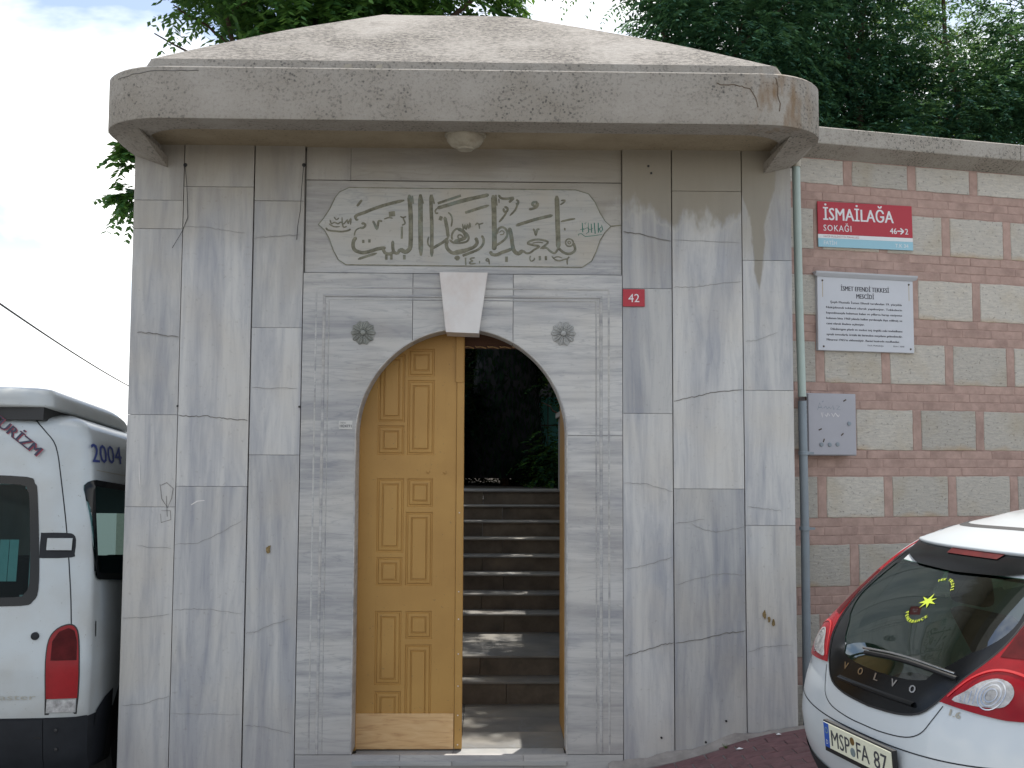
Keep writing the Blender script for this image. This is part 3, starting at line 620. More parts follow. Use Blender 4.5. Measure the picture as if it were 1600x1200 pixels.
# cracks in the marble
CR = [[(-2.227,2.835),(-2.118,2.827),(-1.943,2.802)],[(-2.184,1.383),(-1.956,1.366)],[(-2.27,.904),(-2.1,.906),(-1.957,.930)],[(-2.259,.326),(-2.1,.34),(-1.942,.389)],
[(-1.924,3.571),(-1.787,3.568),(-1.655,3.547),(-1.509,3.53)],[(-1.932,2.266),(-1.841,2.258),(-1.733,2.263),(-1.624,2.246),(-1.463,2.234)],[(-1.93,1.396),(-1.776,1.405),(-1.627,1.474),(-1.478,1.561)],[(-1.93,.956),(-1.83,.964),(-1.701,.96),(-1.473,.935)],[(-1.93,.271),(-1.471,.266)],
[(-1.443,3.495),(-1.302,3.51),(-1.126,3.521)],[(-1.44,2.457),(-1.128,2.455)],[(-1.44,.803),(-1.376,.812),(-1.27,.863),(-1.141,.897)],[(-1.44,.195),(-1.32,.187),(-1.127,.14)],
[(1.112,3.564),(1.229,3.547),(1.444,3.499)],[(1.112,1.822),(1.266,1.814),(1.445,1.762)],[(1.112,1.231),(1.264,1.262),(1.445,1.319)],[(1.112,.652),(1.218,.682),(1.349,.724),(1.446,.742)],
[(1.458,3.508),(1.933,3.49)],[(1.46,3.175),(1.607,3.176),(1.719,3.195),(1.935,3.219)],[(1.458,2.386),(1.602,2.414),(1.713,2.445),(1.935,2.465)],[(1.459,1.544),(1.661,1.575)],[(1.573,1.545),(1.661,1.501),(1.748,1.489),(1.938,1.524)],
[(1.46,1.128),(1.614,1.176),(1.768,1.207),(1.938,1.199)],[(1.458,.742),(1.611,.759),(1.786,.802),(1.938,.823)],[(1.961,2.798),(2.051,2.812),(2.185,2.863)],[(1.962,1.659),(2.103,1.647),(2.191,1.634)],[(1.951,.682),(2.069,.716),(2.245,.725)]]
bold = {0, 5, 13, 16, 19, 23}
for k, P_ in enumerate(CR):
    Q = []
    for a, b in zip(P_[:-1], P_[1:]):
        for i in range(7):
            t_ = i/7; Q.append((a[0]+(b[0]-a[0])*t_, a[1]+(b[1]-a[1])*t_+random.uniform(-.0045, .0045)))
    Q.append(P_[-1]); m = MB()
    m.stroke(Q, .0028 if k in bold else .0015, -.0072); m.build('crack', M['crack' if k in bold else 'hair'], portal, fix=False)
# small stuck-on plaster repairs
for (x, z, s) in ((-1.303, 1.36, .034), (2.07, .93, .028), (2.10, .90, .022), (2.13, .875, .026)):
    P_ = [(x+s*.45*cos(a)*random.uniform(.6, 1.2), z+s*1.1*sin(a)*random.uniform(.6, 1.2)) for a in [2*pi*i/9 for i in range(9)]]
    MB().prism(P_, -.008, .001).build('rusty_scar', simple('ochre_residue', (.24, .17, .075), .95, var=.6, scale=60), portal)
# bolt holes
for (x, z) in ((-1.94, 2.33), (-1.113, 2.33), (1.80, .22), (1.93, .02), (1.36, .11), (1.36, -.03), (1.66, .08), (1.57, .02), (1.29, 4.03), (1.31, 3.98)):
    MB().lathe([(.008, 0), (.007, -.0075), (.001, -.0078)], (x, -.002, z), 'y', 8).build('bolt_hole', M['black'], portal)
# roof slab with rounded corners, drip lip, sunk soffit
def plan(inset=0., x0=-2.34, x1=2.385, yf=-.70, yb=1.25, rx=.47, ry=.41):
    x0 += inset; x1 -= inset; yf += inset; yb -= inset; rx = max(rx-inset*.6, .05); ry = max(ry-inset*.6, .05); P = []
    for i in range(13): a = pi/2*i/12; P.append((x0+rx-rx*cos(a), yf+ry-ry*sin(a)))
    for i in range(13): a = pi/2*i/12; P.append((x1-rx+rx*sin(a), yf+ry-ry*cos(a)))
    P += [(x1, yb), (x0, yb)]; return P
R0, R1, R2 = plan(0), plan(.012), plan(.235)
Rb = plan(.004)
n = len(R0)
lv = [(R2, 4.146), (R2, 4.112), (Rb, 4.108), (R0, 4.114), (R0, 4.435), (R1, 4.447)]
V = [(x, y, z) for P_, z in lv for x, y in P_]
F = [(k*n+i, k*n+(i+1) % n, (k+1)*n+(i+1) % n, (k+1)*n+i) for k in range(len(lv)-1) for i in range(n)]
F += [tuple(range((len(lv)-1)*n, len(lv)*n))]
mb = MB(); mb.V, mb.F = V, F; roof = mb.build('roof_slab', M['fascia'], portal, smooth=True)
mb = MB(); mb.add([(x, y, 4.146) for x, y in R2]+[(x, y, 4.30) for x, y in R2], [tuple(range(n)), tuple(range(2*n-1, n-1, -1))]); mb.build('soffit', M['soffit'], portal)
m = MB(); B0 = plan(.0, -2.05, 2.10, -.672, 1.20, .12, .13); B1 = plan(.0, -1.985, 2.03, -.664, 1.14, .04, .05)
n = len(B0); m.add([(x, y, 4.440) for x, y in B0]+[(x, y, 4.502) for x, y in B1], [(i, (i+1) % n, n+(i+1) % n, n+i) for i in range(n)]+[tuple(range(n, 2*n))])
m.build('roof_plinth', M['fascia'], portal)
# hipped top, surface gently uneven
H = [(-1.975, -.655), (2.02, -.655), (2.02, 1.13), (-1.975, 1.13)]; ZR = 5.215; ra, rb_ = (-.605, .27), (.39, .27)
def hip_pt(P, Q, u, v):
    a = Vector(P[0]).lerp(Vector(P[1]), u); b = Vector(Q[0]).lerp(Vector(Q[1]), u); return a.lerp(b, v)
m = MB(); z0 = 4.500
faces = [(((-1.975, -.655, z0), (2.02, -.655, z0)), ((ra[0], ra[1], ZR), (rb_[0], rb_[1], ZR-.01))), (((2.02, 1.13, z0), (-1.975, 1.13, z0)), ((rb_[0], rb_[1], ZR-.01), (ra[0], ra[1], ZR))),
         (((2.02, -.655, z0), (2.02, 1.13, z0)), ((rb_[0], rb_[1], ZR-.01), (rb_[0], rb_[1], ZR-.01))), (((-1.975, 1.13, z0), (-1.975, -.655, z0)), ((ra[0], ra[1], ZR), (ra[0], ra[1], ZR)))]
for P_, Q_ in faces:
    nu, nv = 40, 16; V = []; F = []
    for j in range(nv+1):
        for i in range(nu+1):
            p = hip_pt(P_, Q_, i/nu, j/nv); 
            bulge = .02*sin(pi*j/nv)
            p.z += bulge + .010*noise.noise(Vector((p.x*1.5, p.y*1.5, 3))); V.append(p)
    for j in range(nv):
        for i in range(nu): F.append((j*(nu+1)+i, j*(nu+1)+i+1, (j+1)*(nu+1)+i+1, (j+1)*(nu+1)+i))
    m.add(V, F)
m.build('roof_hip', M['hip'], portal)
# diagonal corner brackets under the roof
def hull(name, pts, mat, parent):
    b = bmesh.new(); [b.verts.new(p) for p in pts]; bmesh.ops.convex_hull(b, input=b.verts)
    bmesh.ops.recalc_face_normals(b, faces=b.faces); me = bpy.data.meshes.new(name); b.to_mesh(me); b.free(); me.materials.append(mat); return obj(name, me, parent)
for s, xo, wi, wo in ((-1, 2.34, 2.05, 2.275), (1, 2.385, 2.10, 2.289)):
    X = lambda v: s*v
    hull('corner_bracket', [(X(wi), -.004, 3.985), (X(wo), -.004, 4.065 if s < 0 else 4.03), (X(wi), .02, 4.06), (X(wo), .03, 4.10),
        (X(xo-.012), -.30, 4.116), (X(2.10 if s < 0 else 2.16), -.50, 4.116), (X(xo-.012), -.06, 4.14), (X(2.22), -.18, 4.14),
        (X(xo-.10), -.45, 4.116), (X(xo-.01), -.10, 4.10)], M['fascia'], portal)
# rust-coloured cracks on the right corner of the slab
def on_slab(px_, z):    # point on the front fascia at plan parameter
    return px_, z
RC = [[(1.62, 4.37), (1.75, 4.36), (1.83, 4.34), (1.87, 4.28), (1.885, 4.20)], [(2.0, 4.42), (2.015, 4.36), (2.01, 4.30), (2.03, 4.25), (2.02, 4.19)]]
for P_ in RC:
    pts = []
    for a, b in zip(P_[:-1], P_[1:]):
        for i in range(5):
            t_ = i/5; x = a[0]+(b[0]-a[0])*t_; z = a[1]+(b[1]-a[1])*t_+random.uniform(-.006, .006)
            y = -.70 if x < 1.915 else -.70+.41-.41*math.sqrt(max(0, 1-((x-1.915)/.47)**2)); pts.append((x, y-.0005, z))
    m = MB().tube(pts, .0032, 5); m.build('rusty_crack', simple('rust_in_crack', (.15, .11, .075), .95, var=.5, scale=30), portal)
P_ = [(-2.2, 4.41), (-2.0, 4.425), (-1.8, 4.432), (-1.62, 4.437)]
pts = []
for a, b in zip(P_[:-1], P_[1:]):
    for i in range(5):
        t_ = i/5; x = a[0]+(b[0]-a[0])*t_; z = a[1]+(b[1]-a[1])*t_+random.uniform(-.004, .004)-.02
        y = -.70 if x > -1.87 else -.70+.41-.41*math.sqrt(max(0, 1-((-x-1.87)/.47)**2)); pts.append((x, y-.0005, z))
MB().tube(pts, .003, 5).build('hairline_crack', M['crack'], portal)
# pale stucco patches on the fascia
for (x, z, w_, h_) in ((-.75, 4.462, .05, .03), (-.55, 4.462, .045, .03)):
    MB().prism([(x, z-h_/2), (x+w_, z-h_/2+.004), (x+w_-.005, z+h_/2), (x+.01, z+h_/2-.003)], -.676, -.66).build('mortar_patch', simple('cream_mortar', (.40, .36, .29), .9), portal)
# timber lintel inside
MB().box(-.80, .80, .452, .62, 2.80, 3.12).build('inner_lintel', M['brown'], portal)
m = MB(); random.seed(3)
for i in range(7):
    x = -.02+i*.09; m.tube([(x, .46, 2.81), (x+.02, .45, 2.795), (x+.05, .455, 2.80), (x+.09, .46, 2.788)], .004, 5)
m.build('peeling_strip', M['pine'], portal)
# doors
leaf = MB().box(-.775, -.046, .262, .292, -.030, 2.94).build('door_leaf', M['door'], portal, label='left mustard yellow door leaf, closed')
def raised_panel(x0, x1, z0, z1, f=.25, cut=None):
    """bead, groove and raised field in one mesh"""
    w_, h_ = x1-x0, z1-z0; b1, b2, b3, b4 = .012, .026, .036, .046
    rings = [(0, 0), (.004, .009), (.013, .009), (.018, .001), (.036, .0), (.039, .008), (.045, .008), (.049, -.001)]
    m = MB(); V = []; F = []
    for d, y in rings: V += [(x0+d, f+y, z0+d), (x1-d, f+y, z0+d), (x1-d, f+y, z1-d), (x0+d, f+y, z1-d)]
    for k in range(len(rings)-1):
        for i in range(4): F.append((k*4+i, k*4+(i+1) % 4, (k+1)*4+(i+1) % 4, (k+1)*4+i))
    F.append((28, 29, 30, 31)); m.add(V, F)
    o = m.build('raised_panel', M['door'], leaf); return o
PANELS = ((-.603, -.413, 2.236, 2.72), (-.391, -.205, 2.562, 2.757), (-.394, -.203, 2.005, 2.535), (-.603, -.415, 2.004, 2.212),
                         (-.603, -.413, 1.32, 1.838), (-.388, -.209, 1.64, 1.838), (-.397, -.208, 1.09, 1.603), (-.601, -.418, 1.088, 1.286),
                         (-.604, -.420, .405, .913), (-.390, -.208, .722, .913), (-.392, -.208, .16, .682), (-.601, -.418, .16, .362))
for (x0, x1, z0, z1) in PANELS: raised_panel(x0, x1, z0, z1)
XS = sorted({-.775, -.046} | {p[0] for p in PANELS} | {p[1] for p in PANELS}); ZS = sorted({-.030, 2.94} | {p[2] for p in PANELS} | {p[3] for p in PANELS})
V = [(x, .25, z) for z in ZS for x in XS]; F = []
for j in range(len(ZS)-1):
    for i in range(len(XS)-1):
        cx_, cz_ = (XS[i]+XS[i+1])/2, (ZS[j]+ZS[j+1])/2
        if not any(p[0] < cx_ < p[1] and p[2] < cz_ < p[3] for p in PANELS): F.append((j*len(XS)+i, j*len(XS)+i+1, (j+1)*len(XS)+i+1, (j+1)*len(XS)+i))
k = len(V); V += [(-.775, .25, -.03), (-.046, .25, -.03), (-.046, .25, 2.94), (-.775, .25, 2.94), (-.775, .2625, -.03), (-.046, .2625, -.03), (-.046, .2625, 2.94), (-.775, .2625, 2.94)]
F += [(k+i, k+(i+1) % 4, k+4+(i+1) % 4, k+4+i) for i in range(4)]
obj('front_board', mesh('front_board', V, F, M['door']), leaf)
MB().bbox(-.772, -.050, .236, .249, -.030, .211, .002).build('kick_board', M['pine'], leaf)
MB().bbox(-.044, .008, .238, .300, -.030, 2.94, .003).build('meeting_stile', M['door'], leaf)
MB().bbox(-.052, .004, .230, .2375, 2.52, 2.90, .002).build('stile_cover', M['door'], leaf)
for x, z in ((-.245, 1.885), (-.125, 1.88)):
    MB().lathe([(.011, 0), (.010, -.006), (.004, -.008)], (x, .249, z), 'y', 10).build('bolt_head', M['door'], leaf)
for z in (1.60, 1.05, .86, .62, .40, .2, .0):
    MB().lathe([(.005, 0), (.004, -.003)], (-.02, .237, z), 'y', 8).build('nail', M['keystone'], leaf)
leaf2 = MB().box(.738, .782, .252, .98, -.030, 2.74).build('door_leaf', M['door'], portal, label='right mustard yellow door leaf, swung open inward')
MB().box(.733, .7378, .254, .285, .22, .33).build('hinge', M['rust'], leaf2); MB().box(.733, .7378, .254, .285, 1.8, 1.91).build('hinge', M['rust'], leaf2)
MB().box(.724, .80, .202, .250, -.03, 2.2).build('door_frame', M['door'], portal)
MB().box(-.80, -.724, .202, .249, -.03, 2.2).build('door_frame', M['door'], portal)
# paving slabs of the threshold and passage
for a, b in ((-.72, -.05), (-.05, .72)): MB().bbox(a+.002, b-.002, -.02, .30, -.07, -.042, .002).build('threshold_slab', M['marble_floor'], portal)

# ================================================================= stairs
stairs = empty('stairs', (0, 1.6, -.04), kind='structure')
def at_st(mb): mb.V = [(x, y-1.6, z+.04) for x, y, z in mb.V]; return mb
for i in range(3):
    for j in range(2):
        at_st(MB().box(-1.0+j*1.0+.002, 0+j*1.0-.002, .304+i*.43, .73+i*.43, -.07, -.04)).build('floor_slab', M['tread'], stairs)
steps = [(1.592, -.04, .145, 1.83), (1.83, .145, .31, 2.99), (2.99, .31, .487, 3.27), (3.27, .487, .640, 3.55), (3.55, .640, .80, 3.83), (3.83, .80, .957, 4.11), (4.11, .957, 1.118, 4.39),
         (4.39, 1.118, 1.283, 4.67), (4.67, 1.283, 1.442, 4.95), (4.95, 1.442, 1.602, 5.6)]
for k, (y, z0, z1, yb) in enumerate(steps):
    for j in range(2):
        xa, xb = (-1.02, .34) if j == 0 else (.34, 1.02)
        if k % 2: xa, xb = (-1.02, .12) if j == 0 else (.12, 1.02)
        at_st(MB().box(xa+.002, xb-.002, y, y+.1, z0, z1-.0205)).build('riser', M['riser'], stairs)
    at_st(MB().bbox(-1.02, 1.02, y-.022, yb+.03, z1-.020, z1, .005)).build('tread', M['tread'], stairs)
m = at_st(MB().box(-1.02, 1.02, 1.7, 5.6, -.6, -.08)); m.build('stair_bed', M['plaster'], stairs)
gd = MB()
for (x0, x1, y0, y1) in ((-2.25, -1.16, 1.16, 5.6), (1.16, 14, 1.16, 5.6), (-2.25, 14, 5.601, 60)):
    gd.add([(x0, y0, 1.575), (x1, y0, 1.575), (x1, y1, 1.575), (x0, y1, 1.575)], [(0, 1, 2, 3)])
gd.build('garden_ground', M['earth'], kind='structure')
for s in (-1, 1):  # unseen walls beside the steps, added so the stairway stays dark
    t_ = empty('stair_shade_wall', (s*1.09, 1.16, -.04), label=('unseen rough render retaining wall added left of the steps to keep them dark' if s < 0 else 'unseen rough render retaining wall added right of the steps to keep them dark'), cat='wall')
    MB().box(-.06, .06, 0, 4.4, -.4, 2.5).build('wall_body', M['plaster'], t_); MB().box(-.09, .09, -.0, 4.43, 2.501, 2.56).build('wall_cap', M['coping'], t_)
w_ = empty('boundary_wall', (-2.22, 1.16, -1.), label='rendered boundary wall running back from the left side of the gateway', cat='wall')
MB().box(-.05, .1, 0, 24, -4, 4.4).build('wall_body', M['plaster'], w_); MB().box(-.06, .12, 0, 24, 4.4, 4.48).build('wall_cap', M['coping'], w_)

# ================================================================= small things on the gateway
lamp = empty('porch_lamp', (.016, -.36, 4.146), label='round yellowed plastic lamp under the middle of the roof overhang', cat='lamp')
MB().lathe([(.10, 0), (.135, -.012), (.138, -.028), (.134, -.034)], (0, 0, 0), 'z', 32).build('lamp_base', M['lamp'], lamp, smooth=True)
MB().lathe([(.126, -.034), (.122, -.062), (.098, -.092), (.060, -.110), (.056, -.112), (.052, -.122), (.02, -.128), (.002, -.129)], (0, 0, 0), 'z', 32).build('lamp_shade', M['lamp'], lamp, smooth=True)
ns = empty('house_number_sign', (1.183, -.0065, 3.098), label='small red enamel plate with white house number 42', cat='house number')
MB().bbox(-.076, .076, -.006, 0, -.061, .061, .002).build('plate', M['red'], ns)
obj('digits', fit_text('42', .077, .060, M['white']), ns, (0, -.0068, -.030))
tg = empty('utility_tag', (-.795, -.0025, 2.207), label='small white paper tag with black digits on the left jamb', cat='tag')
MB().bbox(-.046, .046, -.002, 0, -.029, .029, .0005).build('plate', simple('paper_tag', (.56, .55, .52), .7), tg)
obj('digits', fit_text('1024771', .078, .020, M['ink'], bold=.01), tg, (0, -.0027, -.017)); obj('small_print', fit_text('İGDAŞ', .035, .009, M['ink']), tg, (-.018, -.0027, .010))
for lab, P_ in (('thin dark wire dangling from the hole in the leftmost corner of the facade', [(-1.931, 4.003), (-1.915, 3.88), (-1.908, 3.80), (-1.905, 3.70), (-1.903, 3.634), (-1.94, 3.535), (-2.003, 3.419)]),
              ('thin dark wire hanging beside the top left edge of the carved inscription', [(-1.112, 4.012), (-1.122, 3.85), (-1.128, 3.687), (-1.145, 3.58), (-1.151, 3.484)])):
    o = empty('hanging_wire', (P_[0][0], -.004, P_[0][1]), label=lab, cat='wire')
    MB().tube([(x-P_[0][0], -.010-.006*math.sin(i), z-P_[0][1]) for i, (x, z) in enumerate(P_)], .0022, 5).build('wire', M['cable'], o)
    MB().lathe([(.014, 0), (.012, -.006), (.002, -.007)], (0, 0, 0), 'y', 10).build('hole_plug', M['black'], o)
# pencil graffiti on the left slab
m = MB(); gz = [(-2.045, 1.80), (-2.03, 1.70), (-1.99, 1.64), (-1.965, 1.70), (-1.955, 1.77), (-2.0, 1.81), (-2.04, 1.79)]
m.stroke(gz, .0022, -.0030); m.stroke([(-2.03, 1.62), (-1.97, 1.62), (-1.965, 1.56), (-2.03, 1.54), (-2.035, 1.60)], .0022, -.0030); m.stroke([(-2.0, 1.72), (-1.99, 1.58)], .0018, -.0030)
m.build('graffiti_scribble', M['crack'], portal, fix=False)
m = MB(); m.stroke([(-1.83, 1.66), (-1.79, 1.685), (-1.74, 1.69)], .0045, -.0075); m.stroke([(-2.19, 1.95), (-2.185, 1.85), (-2.18, 1.80)], .0035, -.0030); m.build('chalk_scratch', M['keystone'], portal, fix=False)

# ================================================================= garden wall (own frame: x along, y into the wall)
A13 = rad(13); GW = Vector((2.29, .45, 0))
gw = empty('garden_wall', GW, (0, 0, A13), label='garden wall of grey stone blocks framed by pink bricks under a speckled coping', cat='wall')
def gloc(t, d, z): return GW+Vector((cos(A13)*t-sin(A13)*d, sin(A13)*t+cos(A13)*d, z))
MB().box(-.02, 9.2, .0012, .36, -1., 4.262).build('wall_core', M['mortar'], gw)
stm = MB().bbox(-.2375, .2375, -.004, .012, -.1515, .1515, .004)
def rough_block(w, h, seed):
    """stone face with a slightly uneven outline"""
    random.seed(seed); n = 7; V = []; F = []; P = []
    for i in range(n): P.append((-w/2+w*i/n+random.uniform(-.003, .003), -h/2+random.uniform(-.003, .003)))
    for i in range(4): P.append((w/2+random.uniform(-.003, .003), -h/2+h*i/4))
    for i in range(n): P.append((w/2-w*i/n, h/2+random.uniform(-.003, .003)))
    for i in range(4): P.append((-w/2+random.uniform(-.003, .003), h/2-h*i/4))
    m = MB(); m.prism([(x*.985, z*.98) for x, z in P], -.004, -.0035)
    k = len(P); m.V = []; m.F = []
    m.add([(x*.982, -.004, z*.975) for x, z in P]+[(x, .001, z) for x, z in P]+[(x, .014, z) for x, z in P],
          [tuple(range(k))]+[(i, i+k, (i+1) % k+k, (i+1) % k) for i in range(k)]+[(i+k, i+2*k, (i+1) % k+2*k, (i+1) % k+k) for i in range(k)])
    return m.mesh('stone_block', M['stone'])
SB = [rough_block(.480, .303, s) for s in range(4)]; SH = [rough_block(.480, .187, 9+s) for s in range(2)]
random.seed(11)
BR = [MB().bbox(-.1345, .1345, -.001, .012, -.0295, .0295, .003).mesh('brick', M['brick']) for _ in range(1)]
UB = MB().bbox(-.0345, .0345, -.002, .012, -.150, .150, .003).mesh('upright_brick', M['brick'])
UBs = MB().bbox(-.0345, .0345, -.002, .012, -.092, .092, .003).mesh('upright_brick', M['brick'])
far = MB()
for k in range(10):
    if k == 0: zt, zb = 4.252, 4.064
    else: zt = 3.866-.502*(k-1); zb = zt-.303
    o0 = .372 if k % 2 else .632
    for i in range(-2, 17):
        u = o0+i*.5565-.003; c_ = u+.278
        if u > .02 and u < 9.1: obj('upright_brick', UBs if k == 0 else UB, gw, (u, 0, (zt+zb)/2))
        if c_-.24 > -.02 and c_ < 8.9: obj('stone_block', random.choice(SH if k == 0 else SB), gw, (c_, random.uniform(-.002, .002), (zt+zb)/2), (0, random.uniform(-.004, .004), 0))
        elif -.19 < c_ <= .24:
            w_ = c_+.24; m = MB().bbox(.0, w_, -.004, .012, zb, zt, .004).build('stone_block', M['stone'], gw)
    # three brick courses beneath
    z1 = zb-.002
    for j in range(3):
        z = z1-.0325-j*.0645
        if z < -.6: continue
        st = (j*.137+k*.05) % .275
        for i in range(-1, 34):
            x = st+i*.2745
            if x < .0: continue
            if x < 2.7: obj('brick', BR[0], gw, (x+.135, random.uniform(-.0015, .0012), z), (0, 0, random.uniform(-.004, .004)))
            elif x < 8.9: far.bbox(x, x+.269, -.001, .012, z-.0295, z+.0295, .003)
far.build('brick_courses', M['brick'], gw, kind='stuff')
# coping
def coping(x0, x1):
    P = [(.0, 4.258), (-.155, 4.322), (-.158, 4.330), (-.158, 4.442), (-.150, 4.450), (.10, 4.47), (.45, 4.45), (.45, 4.262)]
    k = len(P); m = MB(); m.add([(x0, y, z) for y, z in P]+[(x1, y, z) for y, z in P], [tuple(range(k)), tuple(range(2*k-1, k-1, -1))]+[(i, (i+1) % k, (i+1) % k+k, i+k) for i in range(k)])
    m.build('coping_stone', M['coping'], gw)
coping(-.03, 2.055); coping(2.06, 4.2); coping(4.205, 6.4); coping(6.405, 9.2)

# ---- street sign
def wall_thing(name, t, d, z, **kw): return empty(name, gloc(t, d, z), (0, 0, A13), **kw)
ss = wall_thing('street_sign', .362, -.012, 3.578, label='red, white and blue enamel street name sign above the white plaque', cat='street sign')
ss.rotation_euler = (0, rad(-.9), A13)
MB().bbox(0, .812, -.008, 0, .096, .345, .0015).build('red_field', M['red'], ss, fix=False)
MB().box(0, .812, -.0075, 0, .066, .0955).build('white_band', M['white'], ss); MB().box(0, .812, -.0075, 0, 0, .0655).build('blue_band', M['blue'], ss)
obj('lettering', fit_text('İSMAİLAĞA', .600, .098, M['white'], align='LEFT', spacing=1.02, bold=.012), ss, (.045, -.0088, .205)); obj('lettering', fit_text('SOKAĞI', .235, .049, M['white'], align='LEFT', spacing=1.15, bold=.004), ss, (.045, -.0088, .122))
obj('lettering', fit_text('46', .060, .047, M['white'], align='LEFT', bold=.01), ss, (.612, -.0088, .122)); obj('lettering', fit_text('2', .027, .047, M['white'], align='LEFT', bold=.01), ss, (.744, -.0088, .122))
m = MB(); m.stroke([(.678, .145), (.730, .145)], .0045, -.0088, False); m.stroke([(.705, .168), (.733, .145)], .0052, -.0090, False); m.stroke([(.705, .122), (.733, .145)], .0052, -.0092, False); m.build('arrow', M['white'], ss, fix=False)
obj('lettering', fit_text('HATİP MUSLİHİTTİN MAHALLESİ', .30, .016, M['redink'], align='LEFT'), ss, (.045, -.0080, .073)); obj('lettering', fit_text('FATİH', .108, .030, M['white'], align='LEFT'), ss, (.045, -.0080, .018)); obj('lettering', fit_text('T.K 34', .115, .030, M['white'], align='LEFT'), ss, (.655, -.0080, .018))
# ---- plaque
pq = wall_thing('information_plaque', .322, -.004, 2.795, label='white marble plaque with dark text about the prayer house, framed by a top moulding', cat='plaque')
pm_ = simple('white_marble_plaque', (.56, .57, .60), .35, var=.06, scale=3)
MB().bbox(.015, .832, -.030, 0, 0, .555, .003).build('slab', pm_, pq, fix=False)
m = MB(); P_ = [(0, .552), (-.034, .552), (-.042, .560), (-.058, .578), (-.062, .590), (0, .590)]
k = len(P_); m.add([(.018, y, z) if z < .557 else (-.008-(z-.557)*.0, y, z) for y, z in P_]+[(.829, y, z) if z < .557 else (.855, y, z) for y, z in P_], [tuple(range(k)), tuple(range(2*k-1, k-1, -1))]+[(i, (i+1) % k, (i+1) % k+k, i+k) for i in range(k)])
m.build('top_moulding', pm_, pq)
tx = lambda s, w_, h_, x, z, al='CENTER', b=0: obj('lettering', fit_text(s, w_, h_, M['ink'], align=al, bold=b or .02), pq, (x, -.0305, z))
tx('İSMET EFENDİ TEKKESİ', .410, .036, .415, .455, b=.02); tx('MESCİDİ', .150, .036, .415, .400, b=.02)
LN = ['Şeyh Mustafa İsmet Efendi tarafından 19. yüzyılda', 'Nakşıbendi tekkesi olarak yapılmıştır. Tekkelerin', 'kapatılmasıyla bakımsız kalan ve yıllarca harap vaziyette', 'bulunan bina 1960 yılında halkın yardımıyla ihya edilmiş ve', 'cami olarak ibadete açılmıştır.',
      'Dikdörtgen planlı ve moloz taş örgülü eski tevhidhane', 'aynalı tonozlarla örtülü iki birimden meydana gelmektedir.', 'Minaresi 1965’te eklenmiştir. Banisi hazirede medfundur.']
for i, s in enumerate(LN):
    ind = .035 if i in (0, 5) else 0; wd = .645-ind if i != 4 else .32; wd = .62 if i == 7 else wd
    tx(s, wd, .0165, .085+ind, .358-i*.0405, 'LEFT', .03)
tx('Fatih Müftülüğü', .135, .012, .43, .042, 'LEFT', .006); tx('Ekim / 2000', .095, .012, .65, .042, 'LEFT', .006)
for x, z in ((.058, .525), (.795, .525), (.06, .030), (.80, .030)):
    MB().lathe([(.0075, 0), (.006, -.005), (.001, -.006)], (x, -.030, z), 'y', 10).build('screw', M['rust'], pq)
for x in (.058, .795): MB().box(x-.0025, x+.0025, -.0306, -.03, .40, .52).build('rust_run', simple('rust_stain', (.50, .40, .26), .8), pq)
# ---- meter box
mb_ = wall_thing('meter_box', .190, -.004, 2.014, label='lilac grey metal meter box with small round locks beside the drainpipe', cat='meter box')
MB().bbox(.0, .400, -.105, 0, 0, .455, .004).build('box_body', M['boxpaint'], mb_, fix=False); MB().bbox(.006, .397, -.117, -.1055, .004, .452, .004).build('box_door', M['boxpaint'], mb_, fix=False)
for x, z in ((.338, .235), (.175, .080), (.240, .082), (.108, .08)):
    m = MB().lathe([(.016, 0), (.015, -.007), (.009, -.008)], (x, -.117, z), 'y', 14); m.build('lock', M['pipe_low'], mb_)
for x, z, a in ((.305, .405, .5), (.10, .19, .4), (.28, .155, .7), (.128, .11, 1.2)):
    m = MB(); m.stroke([(x-.014*cos(a), z-.014*sin(a)), (x+.014*cos(a), z+.014*sin(a))], .005, -.1175, False); m.build('slot', M['rust'], mb_, fix=False)
m = MB()
for P_ in ([(.08, .33), (.10, .385), (.12, .34)], [(.085, .35), (.115, .352)], [(.13, .345), (.15, .36), (.16, .34), (.175, .355), (.19, .34)], [(.195, .345), (.205, .365), (.215, .335), (.225, .35)], [(.235, .365), (.262, .362), (.238, .338), (.268, .335)], [(.12, .39), (.13, .40)]): m.stroke(P_, .0035, -.1176)
m.build('marker_scribble', M['pipe_low'], mb_, fix=False); m = MB()
for P_ in ([(.11, .315), (.12, .28), (.125, .315)], [(.14, .30), (.155, .285), (.165, .31), (.18, .29)], [(.195, .31), (.21, .285), (.225, .31), (.25, .285), (.26, .30)]): m.stroke(P_, .0035, -.1176)
m.build('marker_scribble', M['keystone'], mb_, fix=False)
m = MB()
for i in range(12): z = .03+i*.034; m.box(-.003, .0, -.11, -.10+random.uniform(-.01, .02), z, z+.024)
m.build('rusty_hinge', M['rust'], mb_)
